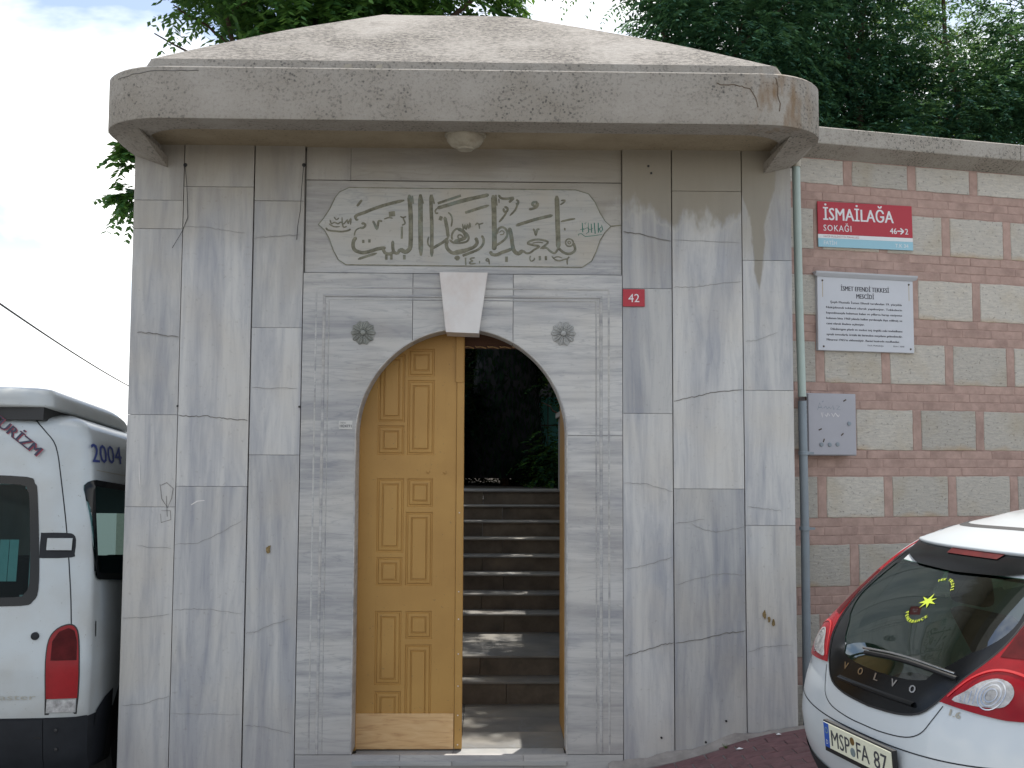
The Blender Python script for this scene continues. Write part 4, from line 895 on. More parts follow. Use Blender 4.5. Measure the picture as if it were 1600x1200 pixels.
# ---- drainpipe
dp = empty('drainpipe', (2.40, .19, .1), label='plastic drainpipe between gateway and garden wall, pale green above and grey blue below', cat='drainpipe')
MB().tube([(-.012, 0, 4.0), (-.004, 0, 3.0), (.008, 0, 2.33)], .0285, 20).build('upper_pipe', M['pipe_top'], dp, smooth=True)
MB().tube([(.008, 0, 2.3), (.014, 0, 1.3), (.012, 0, -.1)], .0300, 20).build('lower_pipe', M['pipe_low'], dp, smooth=True)
MB().lathe([(.034, 3.99), (.036, 4.04), (.028, 4.08), (.010, 4.10), (.001, 4.105)], (-.012, 0, 0), 'z', 20).build('pipe_cap', M['lamp'], dp, smooth=True)
for z in (1.93, 1.40): MB().lathe([(.031, z-.014), (.037, z-.012), (.037, z+.012), (.031, z+.014)], (.012, 0, 0), 'z', 20).build('pipe_clamp', M['pipe_low'], dp, smooth=True); MB().box(.0, .085, -.006, .006, z-.008, z+.008).build('clamp_strap', M['pipe_low'], dp)

# ================================================================= vegetation
def crown_mesh(name, clumps, nfr, mat, fl=.34, K=8, ll=.075, lw=.024, seed=1, droop=.5, up=.25, jit=.2):
    """pinnate fronds: pairs of narrow leaflets along drooping stalks, spread through the clumps"""
    r = np.random.default_rng(seed); cl = np.array([c[:3] for c in clumps], float); rd = np.array([c[3:6] for c in clumps], float); wt = np.array([c[6] if len(c) > 6 else 1. for c in clumps]); wt = wt*rd.prod(1)**.9; wt /= wt.sum()
    # sub-clumps make lighter and darker masses
    k = r.choice(len(cl), nfr//26+1, p=wt); d = r.normal(size=(len(k), 3)); d /= np.linalg.norm(d, axis=1)[:, None]
    sub = cl[k]+rd[k]*d*(r.random((len(k), 1))**.45); J = min(jit, 9)
    s = r.integers(0, len(sub), nfr); base = sub[s]+r.normal(size=(nfr, 3))*np.array([J, J, J*.75])
    out = base-cl[k[s]]; out[:, 2] *= .5; out = out/(np.linalg.norm(out, axis=1)[:, None]+1e-6)
    dr = out*.8+r.normal(size=(nfr, 3))*.6+np.array([0, 0, up]); dr /= np.linalg.norm(dr, axis=1)[:, None]
    Lf = fl*(.6+.6*r.random(nfr)); side = np.cross(dr, [0, 0, 1.]); side /= np.linalg.norm(side, axis=1)[:, None]+1e-6
    V = []; 
    tt = np.linspace(.12, 1, K)
    for t in tt:
        c = base+dr*(Lf*t)[:, None]; c[:, 2] -= droop*Lf*t*t
        tan = dr.copy(); tan[:, 2] -= 2*droop*t; tan /= np.linalg.norm(tan, axis=1)[:, None]
        for sg in (-1, 1):
            ld = side*sg*.9+tan*.45+r.normal(size=(nfr, 3))*.12; ld[:, 2] -= .28; ld /= np.linalg.norm(ld, axis=1)[:, None]
            wd = np.cross(ld, side*.3+np.array([0, 0, 1.])+r.normal(size=(nfr, 3))*.25); wd /= np.linalg.norm(wd, axis=1)[:, None]
            l_ = (ll*(.75+.5*r.random(nfr))*(1-.35*t))[:, None]; w__ = lw*.5
            V.append(np.stack([c, c+ld*l_*.42+wd*w__, c+ld*l_, c+ld*l_*.42-wd*w__], 1))
    # stalk
    e = base+dr*Lf[:, None]; e[:, 2] -= droop*Lf; mid = base+dr*(Lf*.5)[:, None]; mid[:, 2] -= droop*Lf*.25
    V.append(np.stack([base, mid+side*.0015, e, mid-side*.0015], 1))
    A = np.concatenate(V, 0).reshape(-1, 3); nq = len(A)//4
    m = bpy.data.meshes.new(name); m.vertices.add(len(A)); m.vertices.foreach_set('co', A.astype(np.float32).ravel())
    m.loops.add(nq*4); m.loops.foreach_set('vertex_index', np.arange(nq*4, dtype=np.int32)); m.polygons.add(nq)
    m.polygons.foreach_set('loop_start', np.arange(0, nq*4, 4, dtype=np.int32)); m.polygons.foreach_set('loop_total', np.full(nq, 4, dtype=np.int32))
    m.materials.append(mat); m.update(calc_edges=True); return m
def limb(mb, a, b, r0, r1, wob=.15, n=6):
    a, b = Vector(a), Vector(b); P = [a.lerp(b, i/n)+Vector((random.uniform(-wob, wob), random.uniform(-wob, wob), 0))*(sin(pi*i/n)) for i in range(n+1)]
    mb.tube(P, r0, 7, r1); return P
def tree(name, label, base, clumps, nfr, mat, seed, trunk_r=.14, cat='tree', **kw):
    t = empty(name, base, label=label, cat=cat); random.seed(seed)
    cl = [(c[0]-base[0], c[1]-base[1], c[2]-base[2], *c[3:]) for c in clumps]
    m = crown_mesh('crown', cl, nfr, mat, seed=seed, **kw); obj('crown', m, t)
    mb = MB(); top = min(c[2] for c in cl)
    fork = Vector((0, 0, max(.5, top-.9))); limb(mb, (0, 0, 0), fork, trunk_r, trunk_r*.7, .05)
    for c in cl:
        P = limb(mb, fork, c[:3], trunk_r*.5, .022, .2)
        for _ in range(6):
            q = random.choice(P[2:]); d = Vector((random.uniform(-1, 1)*c[3], random.uniform(-1, 1)*c[4], random.uniform(-.2, 1)*c[5])); limb(mb, q, q+d*.8, .018, .006, .05, 4)
    mb.build('trunk', M['bark'], t, smooth=True); return t
GZ = 1.57
tree('broadleaf_tree', 'light green long-leaved tree rising behind the left half of the gateway roof', (-2.0, 3.3, GZ), [(-2.45, 3.0, 6.35, .75, .7, .45, .9), (-1.5, 3.1, 6.45, .8, .8, .6, 1.3), (-.6, 3.2, 6.6, .9, .8, .6, 1.4), (.15, 3.1, 6.75, .75, .6, .35, .7), (-1.3, 3.6, 7.9, 1.9, 1.4, .8, .7), (-2.6, 3.1, 5.5, .15, .2, .3, .5)],
     3900, M['leafA'], 21, .09, ll=.125, lw=.040, fl=.42, jit=.13)
tree('broadleaf_tree', 'dark dense tree with drooping fronds above the left end of the garden wall', (3.4, 5.4, GZ), [(3.1, 5.0, 6.9, 1.05, 1.0, 1.1), (3.3, 5.4, 5.4, 1.2, 1.1, .9), (3.6, 5.6, 8.6, 1.3, 1.3, .9), (2.0, 5.2, 8.0, .7, .6, .45, .45), (2.1, 5.4, 6.5, .5, .5, .3, .6)], 5900, M['leafB'], 32, .16, ll=.095, lw=.031, fl=.42, jit=.17)
tree('broadleaf_tree', 'very dark green tree above the middle of the garden wall', (5.0, 6.0, GZ), [(4.7, 5.6, 7.2, 1.2, 1.2, 1.2), (4.9, 5.8, 5.5, 1.3, 1.2, .9), (5.0, 6.0, 8.9, 1.3, 1.3, .9)], 5600, M['leafB'], 43, .17, ll=.095, lw=.031, fl=.42, jit=.17)
tree('broadleaf_tree', 'mid green bushy tree above the right end of the garden wall', (6.9, 6.2, GZ), [(6.3, 6.0, 6.4, 1.1, 1.2, 1.1), (6.6, 6.2, 5.0, 1.3, 1.2, .8), (7.9, 6.6, 7.2, 1.3, 1.2, 1.2), (6.3, 6.4, 8.3, .8, .8, .5, .5)], 5000, M['leafB'], 54, .15, ll=.095, lw=.031, fl=.42, jit=.17)
tree('broadleaf_tree', 'pale yellow green tree catching the sun at the far right edge above the wall', (7.6, 9.0, GZ), [(7.4, 9.0, 8.3, 1.2, 1.1, 1.0), (6.4, 9.2, 9.0, .9, .9, .6, .6), (8.2, 9.0, 7.0, 1.4, 1.2, 1.2)], 3000, M['leafC'], 65, .13, ll=.09)
tree('broadleaf_tree', 'dark tree shading the top of the steps behind the gateway', (1.9, 8.6, GZ), [(.9, 6.6, 5.75, 1.5, 1.6, .75), (2.4, 7.6, 6.3, 1.4, 1.4, .9), (-.7, 6.2, 5.9, 1.2, 1.4, .7), (0.6, 9.3, 6.2, 1.7, 1.4, 1.1), (3.3, 9.2, 7.4, 1.8, 1.4, 1.5), (5.4, 9.6, 7.6, 1.8, 1.4, 1.6)], 7500, M['leafB'], 76, .18, ll=.09, lw=.03)
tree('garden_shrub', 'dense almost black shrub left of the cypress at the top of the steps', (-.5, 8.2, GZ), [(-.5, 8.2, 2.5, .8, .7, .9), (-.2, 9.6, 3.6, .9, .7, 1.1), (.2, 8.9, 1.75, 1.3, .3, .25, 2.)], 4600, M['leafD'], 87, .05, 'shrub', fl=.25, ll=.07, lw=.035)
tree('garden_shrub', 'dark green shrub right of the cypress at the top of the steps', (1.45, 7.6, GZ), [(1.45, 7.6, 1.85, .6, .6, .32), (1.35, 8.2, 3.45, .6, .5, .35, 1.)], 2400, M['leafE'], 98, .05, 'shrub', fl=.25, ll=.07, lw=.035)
lt = [o for o in COL.objects if o.get('label', '').startswith('light green long-leaved')][0]
obj('low_branch', crown_mesh('low_branch', [(-1.20, -.7, 3.20, .07, .1, .12), (-1.16, -.7, 2.88, .05, .1, .12)], 85, M['leafA'], fl=.24, ll=.11, lw=.046, seed=4, jit=.05), lt)
mb = MB(); random.seed(2); limb(mb, (0, 0, 2.4), (-1.2, -.7, 3.2), .03, .006, .05); mb.build('low_limb', M['bark'], lt)
# cypress
cy = empty('cypress_tree', (.42, 8.0, GZ), label='tall narrow almost black cypress at the head of the steps', cat='tree')
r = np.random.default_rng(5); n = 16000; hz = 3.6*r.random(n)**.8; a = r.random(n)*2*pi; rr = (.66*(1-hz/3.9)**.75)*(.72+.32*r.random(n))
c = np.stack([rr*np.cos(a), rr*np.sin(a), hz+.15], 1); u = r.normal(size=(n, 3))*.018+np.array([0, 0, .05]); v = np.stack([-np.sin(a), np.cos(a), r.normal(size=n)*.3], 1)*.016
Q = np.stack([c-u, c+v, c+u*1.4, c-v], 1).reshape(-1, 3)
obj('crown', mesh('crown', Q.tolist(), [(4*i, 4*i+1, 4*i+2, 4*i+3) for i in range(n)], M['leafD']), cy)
MB().lathe([(.50, .12), (.56, .5), (.46, 1.6), (.30, 2.6), (.03, 3.6)], (0, 0, 0), 'z', 16).build('shade_core', M['deepshade'], cy, smooth=True); MB().tube([(0, 0, 0), (0, 0, .5)], .07).build('trunk', M['bark'], cy)  # solid near-black core stands in for the shade inside the crown
# turquoise railing beyond the shrub
fn = empty('iron_fence', (1.15, 9.0, GZ), label='turquoise panel and dark bars beyond the right hand shrub', cat='fence')
MB().box(-.6, .9, .05, .09, .0, 1.35).build('panel', M['turq'], fn)
for i in range(9): MB().box(-.6+i*.18, -.585+i*.18, 0, .015, 0, 1.5).build('fence_bar', M['black'], fn)
for z in (.25, .9): MB().box(-.6, .9, .016, .028, z, z+.02).build('rail', M['black'], fn)
# dark house block added to shut out the bright sky behind the garden
hs = empty('sky_block_house', (2.0, 15, GZ), label='dark house block added behind the shrubs to shut out the bright sky', cat='backdrop')
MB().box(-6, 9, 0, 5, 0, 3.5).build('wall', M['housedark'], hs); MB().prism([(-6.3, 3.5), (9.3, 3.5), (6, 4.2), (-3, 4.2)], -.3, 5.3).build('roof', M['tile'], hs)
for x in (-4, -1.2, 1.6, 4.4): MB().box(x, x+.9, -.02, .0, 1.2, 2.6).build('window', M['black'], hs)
# far house down the side street
fh = empty('far_house', (-10.6, 31, -3.8), label='distant house with teal eave and orange tiles just above the van roof', cat='house')
MB().box(-2.7, 4, 0, 8, -1, 6.3).build('wall', M['housewall'], fh); MB().box(-2.95, -2.2, -.3, 8.2, 6.30, 6.52).build('eave', M['turq'], fh)
MB().prism([(-2.6, 6.3), (4.3, 6.3), (4.3, 6.62), (-2.2, 6.62)], -.25, 8.2).build('roof', M['tile'], fh)
for x in (-1.8, 0, 1.8): MB().box(x, x+.9, -.02, 0, 3.6, 5.1).build('window', M['black'], fh)
# overhead cable
P0, P1 = Vector((-7.9, 10, 4.49)), Vector((-12.0, 28, 4.33)); pts = []
for i in range(41):
    t_ = -.75+i*2.5/40; p = P0.lerp(P1, t_); p.z -= .35*(1-((t_-.5)/1.25)**2)-.28; pts.append(p)
o = empty('overhead_cable', pts[0], label='thin black cable sagging across the sky on the left', cat='cable')
MB().tube([p-pts[0] for p in pts], .017, 6).build('cable', M['cable'], o)
# litter on the pavement
for (x, y, r_, lab) in ((1.83, -.25, .025, 'small white paper scrap on the red pavers beside the cement strip'), (2.12, -.13, .018, 'tiny white pebble near the corner of the gateway foot')):
    z = gx(x)+.062; m = MB().add([(-r_, 0, 0), (r_*.3, -r_*.6, .004), (r_*1.1, r_*.1, .002), (0, r_*.5, .009), (0, 0, .012)], [(0, 1, 4), (1, 2, 4), (2, 3, 4), (3, 0, 4), (0, 3, 2, 1)])
    tag(m.build('litter', M['white']), lab, 'litter').location = (x, y, z)
m = MB(); random.seed(9)
for i in range(26):
    a = random.random()*6.28; m.add([(0, 0, 0), (.004, .002, 0), (.03*cos(a), .02*sin(a), random.uniform(.015, .04))], [(0, 1, 2)])
tag(m.build('grass_tuft', M['leafC'], fix=False), 'small green weed tuft growing by the cement strip', 'weed').location = (1.76, -.16, gx(1.76)+.06)

# ================================================================= vehicles: lofted bodies
def smi(x, X, Y, k=.03):
    return float(np.mean([np.interp(x+d, X, Y) for d in np.linspace(-k, k, 7)]))
class Body:
    """closed shell lofted through plan outlines; x forward, y left, z up"""
    def __init__(s, W, U, H, D, n, UF, DF, nf=2.3, k=.03): s.W, s.U, s.H, s.D, s.n, s.UF, s.DF, s.nf, s.k = W, U, H, D, n, UF, DF, nf, k
    def g(s, T, w): return smi(w, s.W, T, s.k)
    def rear(s, v, w, off=0.):
        def f(v, w):
            h = s.g(s.H, w); q = min(abs(v)/h, 1.); return Vector((s.g(s.U, w)+s.g(s.D, w)*(1-(1-q**s.n)**(1/s.n)), v, w))
        p = f(v, w)
        if off == 'frame' or off:
            e = .004; sv = -1 if v > 0 else 1
            a = (f(v+e*sv, w)-p)*sv; b = f(v, w+e)-f(v, w-e); nn = a.cross(b).normalized()
            if nn.x > 0: nn = -nn
            if off == 'frame': return p, nn, b.normalized()
            p = p+nn*off
        return p
    def side(s, u, w, sg, off=0.):
        ur, h, d = s.g(s.U, w), s.g(s.H, w), s.g(s.D, w); t = (u-ur)/d; y = h if t >= 1 else h*(1-(1-max(t, 0))**s.n)**(1/s.n)
        uf, df = s.g(s.UF, w), s.g(s.DF, w); t2 = (uf-u)/df
        if t2 < 1: y = h*(1-(1-max(t2, 0))**s.nf)**(1/s.nf)
        dy = (s.g(s.H, w+.01)-s.g(s.H, w-.01))/.02; nn = Vector((0, 1, -dy)).normalized()
        return Vector((u+0, (y+nn.y*off)*sg, w+nn.z*off))
    def shell(s, name, rows, mat, parent, holes=(), nr=64, ns=26, nfr=32, low=None):
        V = []; n = 0
        for w in rows:
            ur, h, d, uf, df = s.g(s.U, w), s.g(s.H, w), s.g(s.D, w), s.g(s.UF, w), s.g(s.DF, w); R = []
            for i in range(nr+1):
                a = -pi/2+pi*i/nr; sn, c = sin(a), abs(cos(a)); R.append((ur+d*(1-c**(2/s.n)), h*math.copysign(abs(sn)**(2/s.n), sn), w))
            u0, u1 = ur+d, uf-df
            for i in range(1, ns): R.append((u0+(u1-u0)*i/ns, h, w))
            for i in range(nfr+1):
                a = pi/2-pi*i/nfr; sn, c = sin(a), abs(cos(a)); R.append((uf-df*(1-c**(2/s.nf)), h*math.copysign(abs(sn)**(2/s.nf), sn), w))
            for i in range(1, ns): R.append((u1+(u0-u1)*i/ns, -h, w))
            n = len(R); V += R
        F = [(k*n+i, k*n+(i+1) % n, (k+1)*n+(i+1) % n, (k+1)*n+i) for k in range(len(rows)-1) for i in range(n)]
        if holes:
            G = []
            for f in F:
                c = sum((Vector(V[i]) for i in f), Vector())/4
                if not any(h_(c) for h_ in holes): G.append(f)
            F = G
        F += [tuple(range((len(rows)-1)*n, len(rows)*n)), tuple(range(n-1, -1, -1))]
        m = mesh(name, V, F, mat, True); b = bmesh.new(); b.from_mesh(m); bmesh.ops.delete(b, geom=[v for v in b.verts if not v.link_faces], context='VERTS'); bmesh.ops.recalc_face_normals(b, faces=b.faces); b.to_mesh(m); b.free(); m.shade_smooth()
        if low:
            m.materials.append(low[1])
            for p in m.polygons:
                if p.center.z < low[0]: p.material_index = 1
        return obj(name, m, parent)
def inpoly(x, y, P):
    c = False; j = len(P)-1
    for i in range(len(P)):
        if (P[i][1] > y) != (P[j][1] > y) and x < (P[j][0]-P[i][0])*(y-P[i][1])/(P[j][1]-P[i][1])+P[i][0]: c = not c
        j = i
    return c
def smooth_poly(P, n=4, closed=True):
    """Catmull-Rom refinement"""
    o = []; k = len(P)
    for i in range(k if closed else k-1):
        p0, p1, p2, p3 = [Vector(P[(i+j) % k] if closed else P[min(max(i+j, 0), k-1)]) for j in (-1, 0, 1, 2)]
        for q in range(n):
            t = q/n; v = .5*((2*p1)+(-p0+p2)*t+(2*p0-5*p1+4*p2-p3)*t*t+(-p0+3*p1-3*p2+p3)*t**3); o.append((v.x, v.y))
    if not closed: o.append(tuple(P[-1]))
    return o
def grid_patch(name, P, fmap, mat, parent, cell=.03, thick=0., **kw):
    b = bmesh.new(); vs = [b.verts.new((x, y, 0)) for x, y in P]; b.faces.new(vs)
    xs_, ys_ = [p[0] for p in P], [p[1] for p in P]
    for ax, lo, hi in ((0, min(xs_), max(xs_)), (1, min(ys_), max(ys_))):
        c = lo+cell
        while c < hi:
            co = [0, 0, 0]; co[ax] = c; no = [0, 0, 0]; no[ax] = 1
            bmesh.ops.bisect_plane(b, geom=list(b.verts)+list(b.edges)+list(b.faces), plane_co=co, plane_no=no); c += cell
    for v in b.verts: v.co = fmap(v.co.x, v.co.y)
    bmesh.ops.recalc_face_normals(b, faces=b.faces)
    m = bpy.data.meshes.new(name); b.to_mesh(m); b.free(); m.materials.append(mat); m.shade_smooth()
    return obj(name, m, parent, **kw)
def ring_patch(name, P, Q, fmap, mat, parent, k=4, **kw):
    """band between two outlines with the same number of points"""
    n = len(P); V = []; F = []
    for j in range(k+1):
        for i in range(n): V.append(fmap(P[i][0]+(Q[i][0]-P[i][0])*j/k, P[i][1]+(Q[i][1]-P[i][1])*j/k))
    for j in range(k):
        for i in range(n): F.append((j*n+i, j*n+(i+1) % n, (j+1)*n+(i+1) % n, (j+1)*n+i))
    m = mesh(name, V, F, mat, True); return obj(name, m, parent, **kw)
def ribbon(name, P, hw, fmap, mat, parent, **kw):
    Q = off2(P, hw); R = off2(P, -hw); V = [fmap(*q) for q in Q]+[fmap(*r_) for r_ in R]; n = len(P)
    return obj(name, mesh(name, V, [(i, i+1, n+i+1, n+i) for i in range(n-1)], mat, True), parent, **kw)
def shrink(P, d):
    A = sum(P[i-1][0]*P[i][1]-P[i][0]*P[i-1][1] for i in range(len(P))); s = 1 if A > 0 else -1; n = len(P); o = []
    for i in range(n):
        a, b = Vector(P[i-1]), Vector(P[(i+1) % n]); t = (b-a).normalized(); o.append((P[i][0]-t.y*d*s, P[i][1]+t.x*d*s))
    return o
def place_rear(B, v, w, off, o, rot=0.):
    p, nn, up = B.rear(v, w, 'frame'); Y = -nn; Z = up; X = Y.cross(Z).normalized(); Z = X.cross(Y)
    if X.y > 0: X = -X
    m = Matrix((X, Y, Z)).transposed().to_4x4(); m.translation = p+nn*off
    o.matrix_local = m @ Matrix.Rotation(rot, 4, 'Y'); return o
def paint(name, col, rough=.28, dust=0.):
    m, t, p, o = mat_new(name); tc = nd(t, 'ShaderNodeTexCoord').outputs['Object']
    a = nd(t, 'ShaderNodeTexNoise', {'Vector': tc, 'Scale': 2.5, 'Detail': 6.}).outputs['Fac']; b = nd(t, 'ShaderNodeTexNoise', {'Vector': tc, 'Scale': 60., 'Detail': 3.}).outputs['Fac']
    c = mixc(t, maths(t, 'MULTIPLY', mrange(t, a, .4, .7), dust), (*col, 1), (.36, .33, .28, 1)); c = mixc(t, mrange(t, b, .70, .74, 0, dust), c, (.15, .11, .09, 1))
    t.links.new(c, p.inputs['Base Color']); p.inputs['Roughness'].default_value = rough; p.inputs['Coat Weight'].default_value = .7*(1-dust); p.inputs['Coat Roughness'].default_value = .04
    return m
M['carpaint'] = paint('white_car_paint', (.56, .60, .62), .3, .04); M['vanpaint'] = paint('dusty_white_van_paint', (.48, .52, .53), .42, .5)
M['gloss'] = simple('gloss_black', (.006, .007, .008), .15, coat=.0, spec=.3, var=.05); M['carglass'] = glassy('tinted_car_glass', (.27, .44, .36)); M['vanglass'] = glassy('tinted_van_glass', (.30, .46, .46))
M['redglint'] = simple('red_lens_glint', (.60, .03, .03), .2); M['redlens'] = simple('red_tail_lens', (.28, .005, .010), .22, coat=.0, spec=.25, var=.25, scale=7); M['clearlens'] = simple('clear_lens', (.44, .43, .42), .2, coat=.2, var=.5, scale=28)
M['darklens'] = simple('smoky_red_lens', (.085, .008, .009), .45, coat=.0, spec=.12, var=.5, scale=9); M['chrome'] = simple('chrome', (.62, .62, .62), .18, metal=1, var=.1); M['tyre'] = simple('tyre_rubber', (.018, .018, .018), .85)
M['seat'] = simple('dark_seat_fabric', (.035, .035, .04), .95); M['rim'] = simple('alloy', (.40, .40, .42), .3, metal=.8); M['trim'] = simple('grey_black_bumper_plastic', (.018, .020, .024), .6, spec=.3, var=.25, scale=6)
M['plate'] = simple('reflective_plate', (.74, .74, .58), .45, var=.02); M['euro'] = simple('plate_blue', (.02, .09, .42), .45); M['yellow'] = simple('yellow_vinyl', (.46, .56, .03), .6)
M['deepblue'] = simple('deep_blue_vinyl', (.035, .06, .26), .5); M['navy'] = simple('navy_vinyl', (.03, .03, .06), .5); M['maroon'] = simple('maroon_vinyl', (.25, .03, .05), .5); M['grey'] = simple('faded_grey_letter', (.38, .36, .30), .5)

# ---- hatchback
CAR = Body([.16,.25,.38,.50,.62,.70,.78,.86,.93,1.00,1.08,1.17,1.26,1.34,1.40,1.44,1.462],
           [.16,.08,.02,.0,.0,.02,.05,.09,.13,.18,.27,.38,.51,.64,.78,1.0,1.25],
           [.80,.84,.86,.88,.885,.885,.885,.88,.87,.84,.78,.74,.71,.68,.64,.58,.45],
           [.45,.45,.45,.45,.45,.45,.45,.45,.42,.38,.32,.30,.28,.26,.25,.25,.2], 2.7,
           [4.0,4.2,4.24,4.25,4.2,4.1,3.85,3.35,3.1,2.95,2.78,2.6,2.42,2.27,2.15,1.95,1.8],
           [.7,.8,.8,.8,.8,.8,.9,.8,.6,.5,.45,.4,.35,.3,.3,.3,.2], k=.022)
h_, pt = rad(13), rad(7.5)
car = empty('hatchback_car', (1.914, -2.470, .100), label='white three-door hatchback with dark glass tailgate and red tail lamps parked by the garden wall', cat='car')
Fv = Vector((cos(h_)*cos(pt), sin(h_)*cos(pt), sin(pt))); Lv = Vector((-sin(h_), cos(h_), 0)); Uv = Fv.cross(Lv)
car.rotation_euler = Matrix((Fv, Lv, Uv)).transposed().to_euler()
GH = smooth_poly([(0, .805), (.2, .815), (.33, .842), (.405, .90), (.46, .965), (.52, 1.04), (.553, 1.10), (.562, 1.17), (.543, 1.25), (.520, 1.32), (.505, 1.372)], 3, False)
GL = GH+[(-x, y) for x, y in GH[::-1]]; GL = [p for i, p in enumerate(GL) if i == 0 or (Vector(p)-Vector(GL[i-1])).length > 1e-4]
if (Vector(GL[0])-Vector(GL[-1])).length < 1e-4: GL.pop()
def inner(p):
    x, y = p; sx = 1 if x > 0 else -1; t = min(max((y-.80)/.57, 0), 1)
    return (x*(.955 if y > 1.0 else .92), .955+(y-.80)*.64+(-.02 if y < .85 else 0) if y < 1.05 else .955+.16+(y-1.05)*.58)
GI = [inner(p) for p in GL]
SW = [(.98, 1.03), (1.15, .975), (2.25, .93), (2.75, .93), (2.42, 1.20), (2.15, 1.34), (1.35, 1.36), (1.12, 1.27)]
WS = [(-.60, .99), (.60, .99), (.52, 1.34), (-.52, 1.34)]
ho = [lambda c: c.x < 1.0 and inpoly(c.y, c.z, shrink(GI, -.012)), lambda c: abs(c.y) > .5 and inpoly(c.x, c.z, shrink(SW, .03)), lambda c: c.x > 2.0 and inpoly(c.y, c.z, WS)]
rows = list(np.linspace(.16, .42, 14))+list(np.linspace(.44, 1.30, 44))+list(np.linspace(1.32, 1.462, 22))
CAR.shell('body', rows, M['carpaint'], car, ho, ns=80, low=(.42, M['trim']))
fr = lambda off: (lambda v, w: CAR.rear(v, w, off))
rg = grid_patch('rear_window', shrink(GI, -.02), fr(.001), M['carglass'], car, .05)
ring_patch('tailgate_frame', GL, GI, fr(.004), M['gloss'], car, 6)
ribbon('window_seal', GL+[GL[0]], .004, fr(.006), M['black'], car)
for s in (-1, 1):
    fs = lambda off, s=s: (lambda u, w: CAR.side(u, w, s, off))
    grid_patch('side_window', SW, fs(.002), M['carglass'], car, .08)
    # tail lamp: broad lamp low down, narrow strip up the pillar
    TL = smooth_poly([(.418, .902), (.47, .967), (.529, 1.04), (.562, 1.10), (.571, 1.17), (.552, 1.25), (.529, 1.32), (.516, 1.375)], 3, False)
    TR = smooth_poly([(.535, 1.385), (.580, 1.30), (.615, 1.22), (.642, 1.15), (.680, 1.085), (.72, 1.04), (.775, 1.00), (.82, .95), (.838, .905), (.825, .882)], 3, False)
    TP = TL+TR+[(.70, .880), (.55, .892)]
    tl = grid_patch('tail_lamp', [(s*x, y) for x, y in TP], fr(.009), M['redlens'], car, .025, label='%s red tail lamp with clear insert' % ('right' if s < 0 else 'left'))
    CL = smooth_poly([(.475, .918), (.52, .955), (.565, .992), (.62, 1.010), (.675, .998), (.70, .965), (.685, .925), (.63, .915), (.55, .913)], 3)
    grid_patch('clear_insert', [(s*x, y) for x, y in CL], fr(.0115), M['clearlens'], tl, .03)
    for k in range(3):
        cxx, cyy, r_ = .625, .955, .048-.013*k; ribbon('reflector_ring', [(s*(cxx+r_*cos(2*pi*i/24)), cyy+r_*sin(2*pi*i/24)) for i in range(25)], .002, fr(.0125+.0008*k), M['chrome'], tl)
    for k in range(4):
        x = .51+.018*k; ribbon('lens_rib', [(s*(x+.004), .918), (s*x, .935+.012*k)], .0015, fr(.0125), M['chrome'], tl)
    grid_patch('dark_lamp_segment', [(s*x, y) for x, y in [(.575, 1.075), (.66, 1.075), (.628, 1.16), (.603, 1.22), (.585, 1.26), (.560, 1.26), (.574, 1.17)]], fr(.0105), M['darklens'], tl, .03)
    ribbon('lamp_crease_glint', [(s*x, y) for x, y in smooth_poly([(.45, .925), (.52, 1.0), (.60, 1.035), (.70, 1.025), (.80, .98)], 5, False)], .0035, fr(.0125), M['redglint'], tl)  # lighter red strip: the highlight on the lamp edge put into colour
    # wheels
    for u in (.80, 3.44):
        wh = empty('wheel', (u, s*.885, .32)); wh.parent = car
        MB().lathe([(.20, -.20*s), (.30, -.20*s), (.322, -.17*s), (.322, -.03*s), (.305, 0), (.21, .002*s)], (0, 0, 0), 'y', 36).build('tyre', M['tyre'], wh, smooth=True)
        MB().lathe([(.208, -.05*s), (.205, .002*s), (.19, -.012*s), (.06, -.03*s), (.03, -.01*s), (.001, -.01*s)], (0, 0, 0), 'y', 36).build('rim', M['rim'], wh, smooth=True)
        grid_patch('wheel_arch', [(u+.36*cos(a), .33+.36*sin(a)) for a in [pi*i/18 for i in range(19)]]+[(u-.36, .20), (u+.36, .20)], fs(.0015), M['black'], car, .1)
# spoiler: painted lip, black underside, high brake lamp
SP = [(-.53, 1.382), (-.48, 1.345), (-.30, 1.318), (0, 1.310), (.30, 1.318), (.48, 1.345), (.53, 1.382)]
grid_patch('spoiler_underside', SP+[(.25, 1.388), (-.25, 1.388)], fr(.010), M['gloss'], car, .05)
V = []; F = []; n = 40
for i in range(n+1):
    v = -.52+1.04*i/n; a = CAR.rear(v, 1.395); b = CAR.rear(v, 1.438)
    V += [b+Vector((0, 0, .001)), a+Vector((-.050, 0, .010)), a+Vector((-.058, 0, .002)), a+Vector((-.050, 0, -.010)), a+Vector((.0, 0, -.012))]
for i in range(n):
    for k in range(4): F.append((i*5+k, i*5+k+1, (i+1)*5+k+1, (i+1)*5+k))
obj('roof_spoiler', mesh('roof_spoiler', V, F, M['carpaint'], True), car)
ribbon('roof_seam', [(-.62+1.24*i/24, 1.440-.012*abs(-1+i/12)**2) for i in range(25)], .0028, fr(.002), M['trim'], car)
grid_patch('high_brake_lamp', [(-.17, 1.362), (.17, 1.362), (.18, 1.382), (-.18, 1.382)], fr(.014), M['darklens'], car, .04)
for s in (-1, 1): # pillar edge of the roof
    ribbon('roof_gutter', [(.83+i*.07, 1.40+.0015*i) for i in range(18)], .010, lambda u, w, s=s: CAR.side(u, w, s, .004), M['pipe_low'], car)
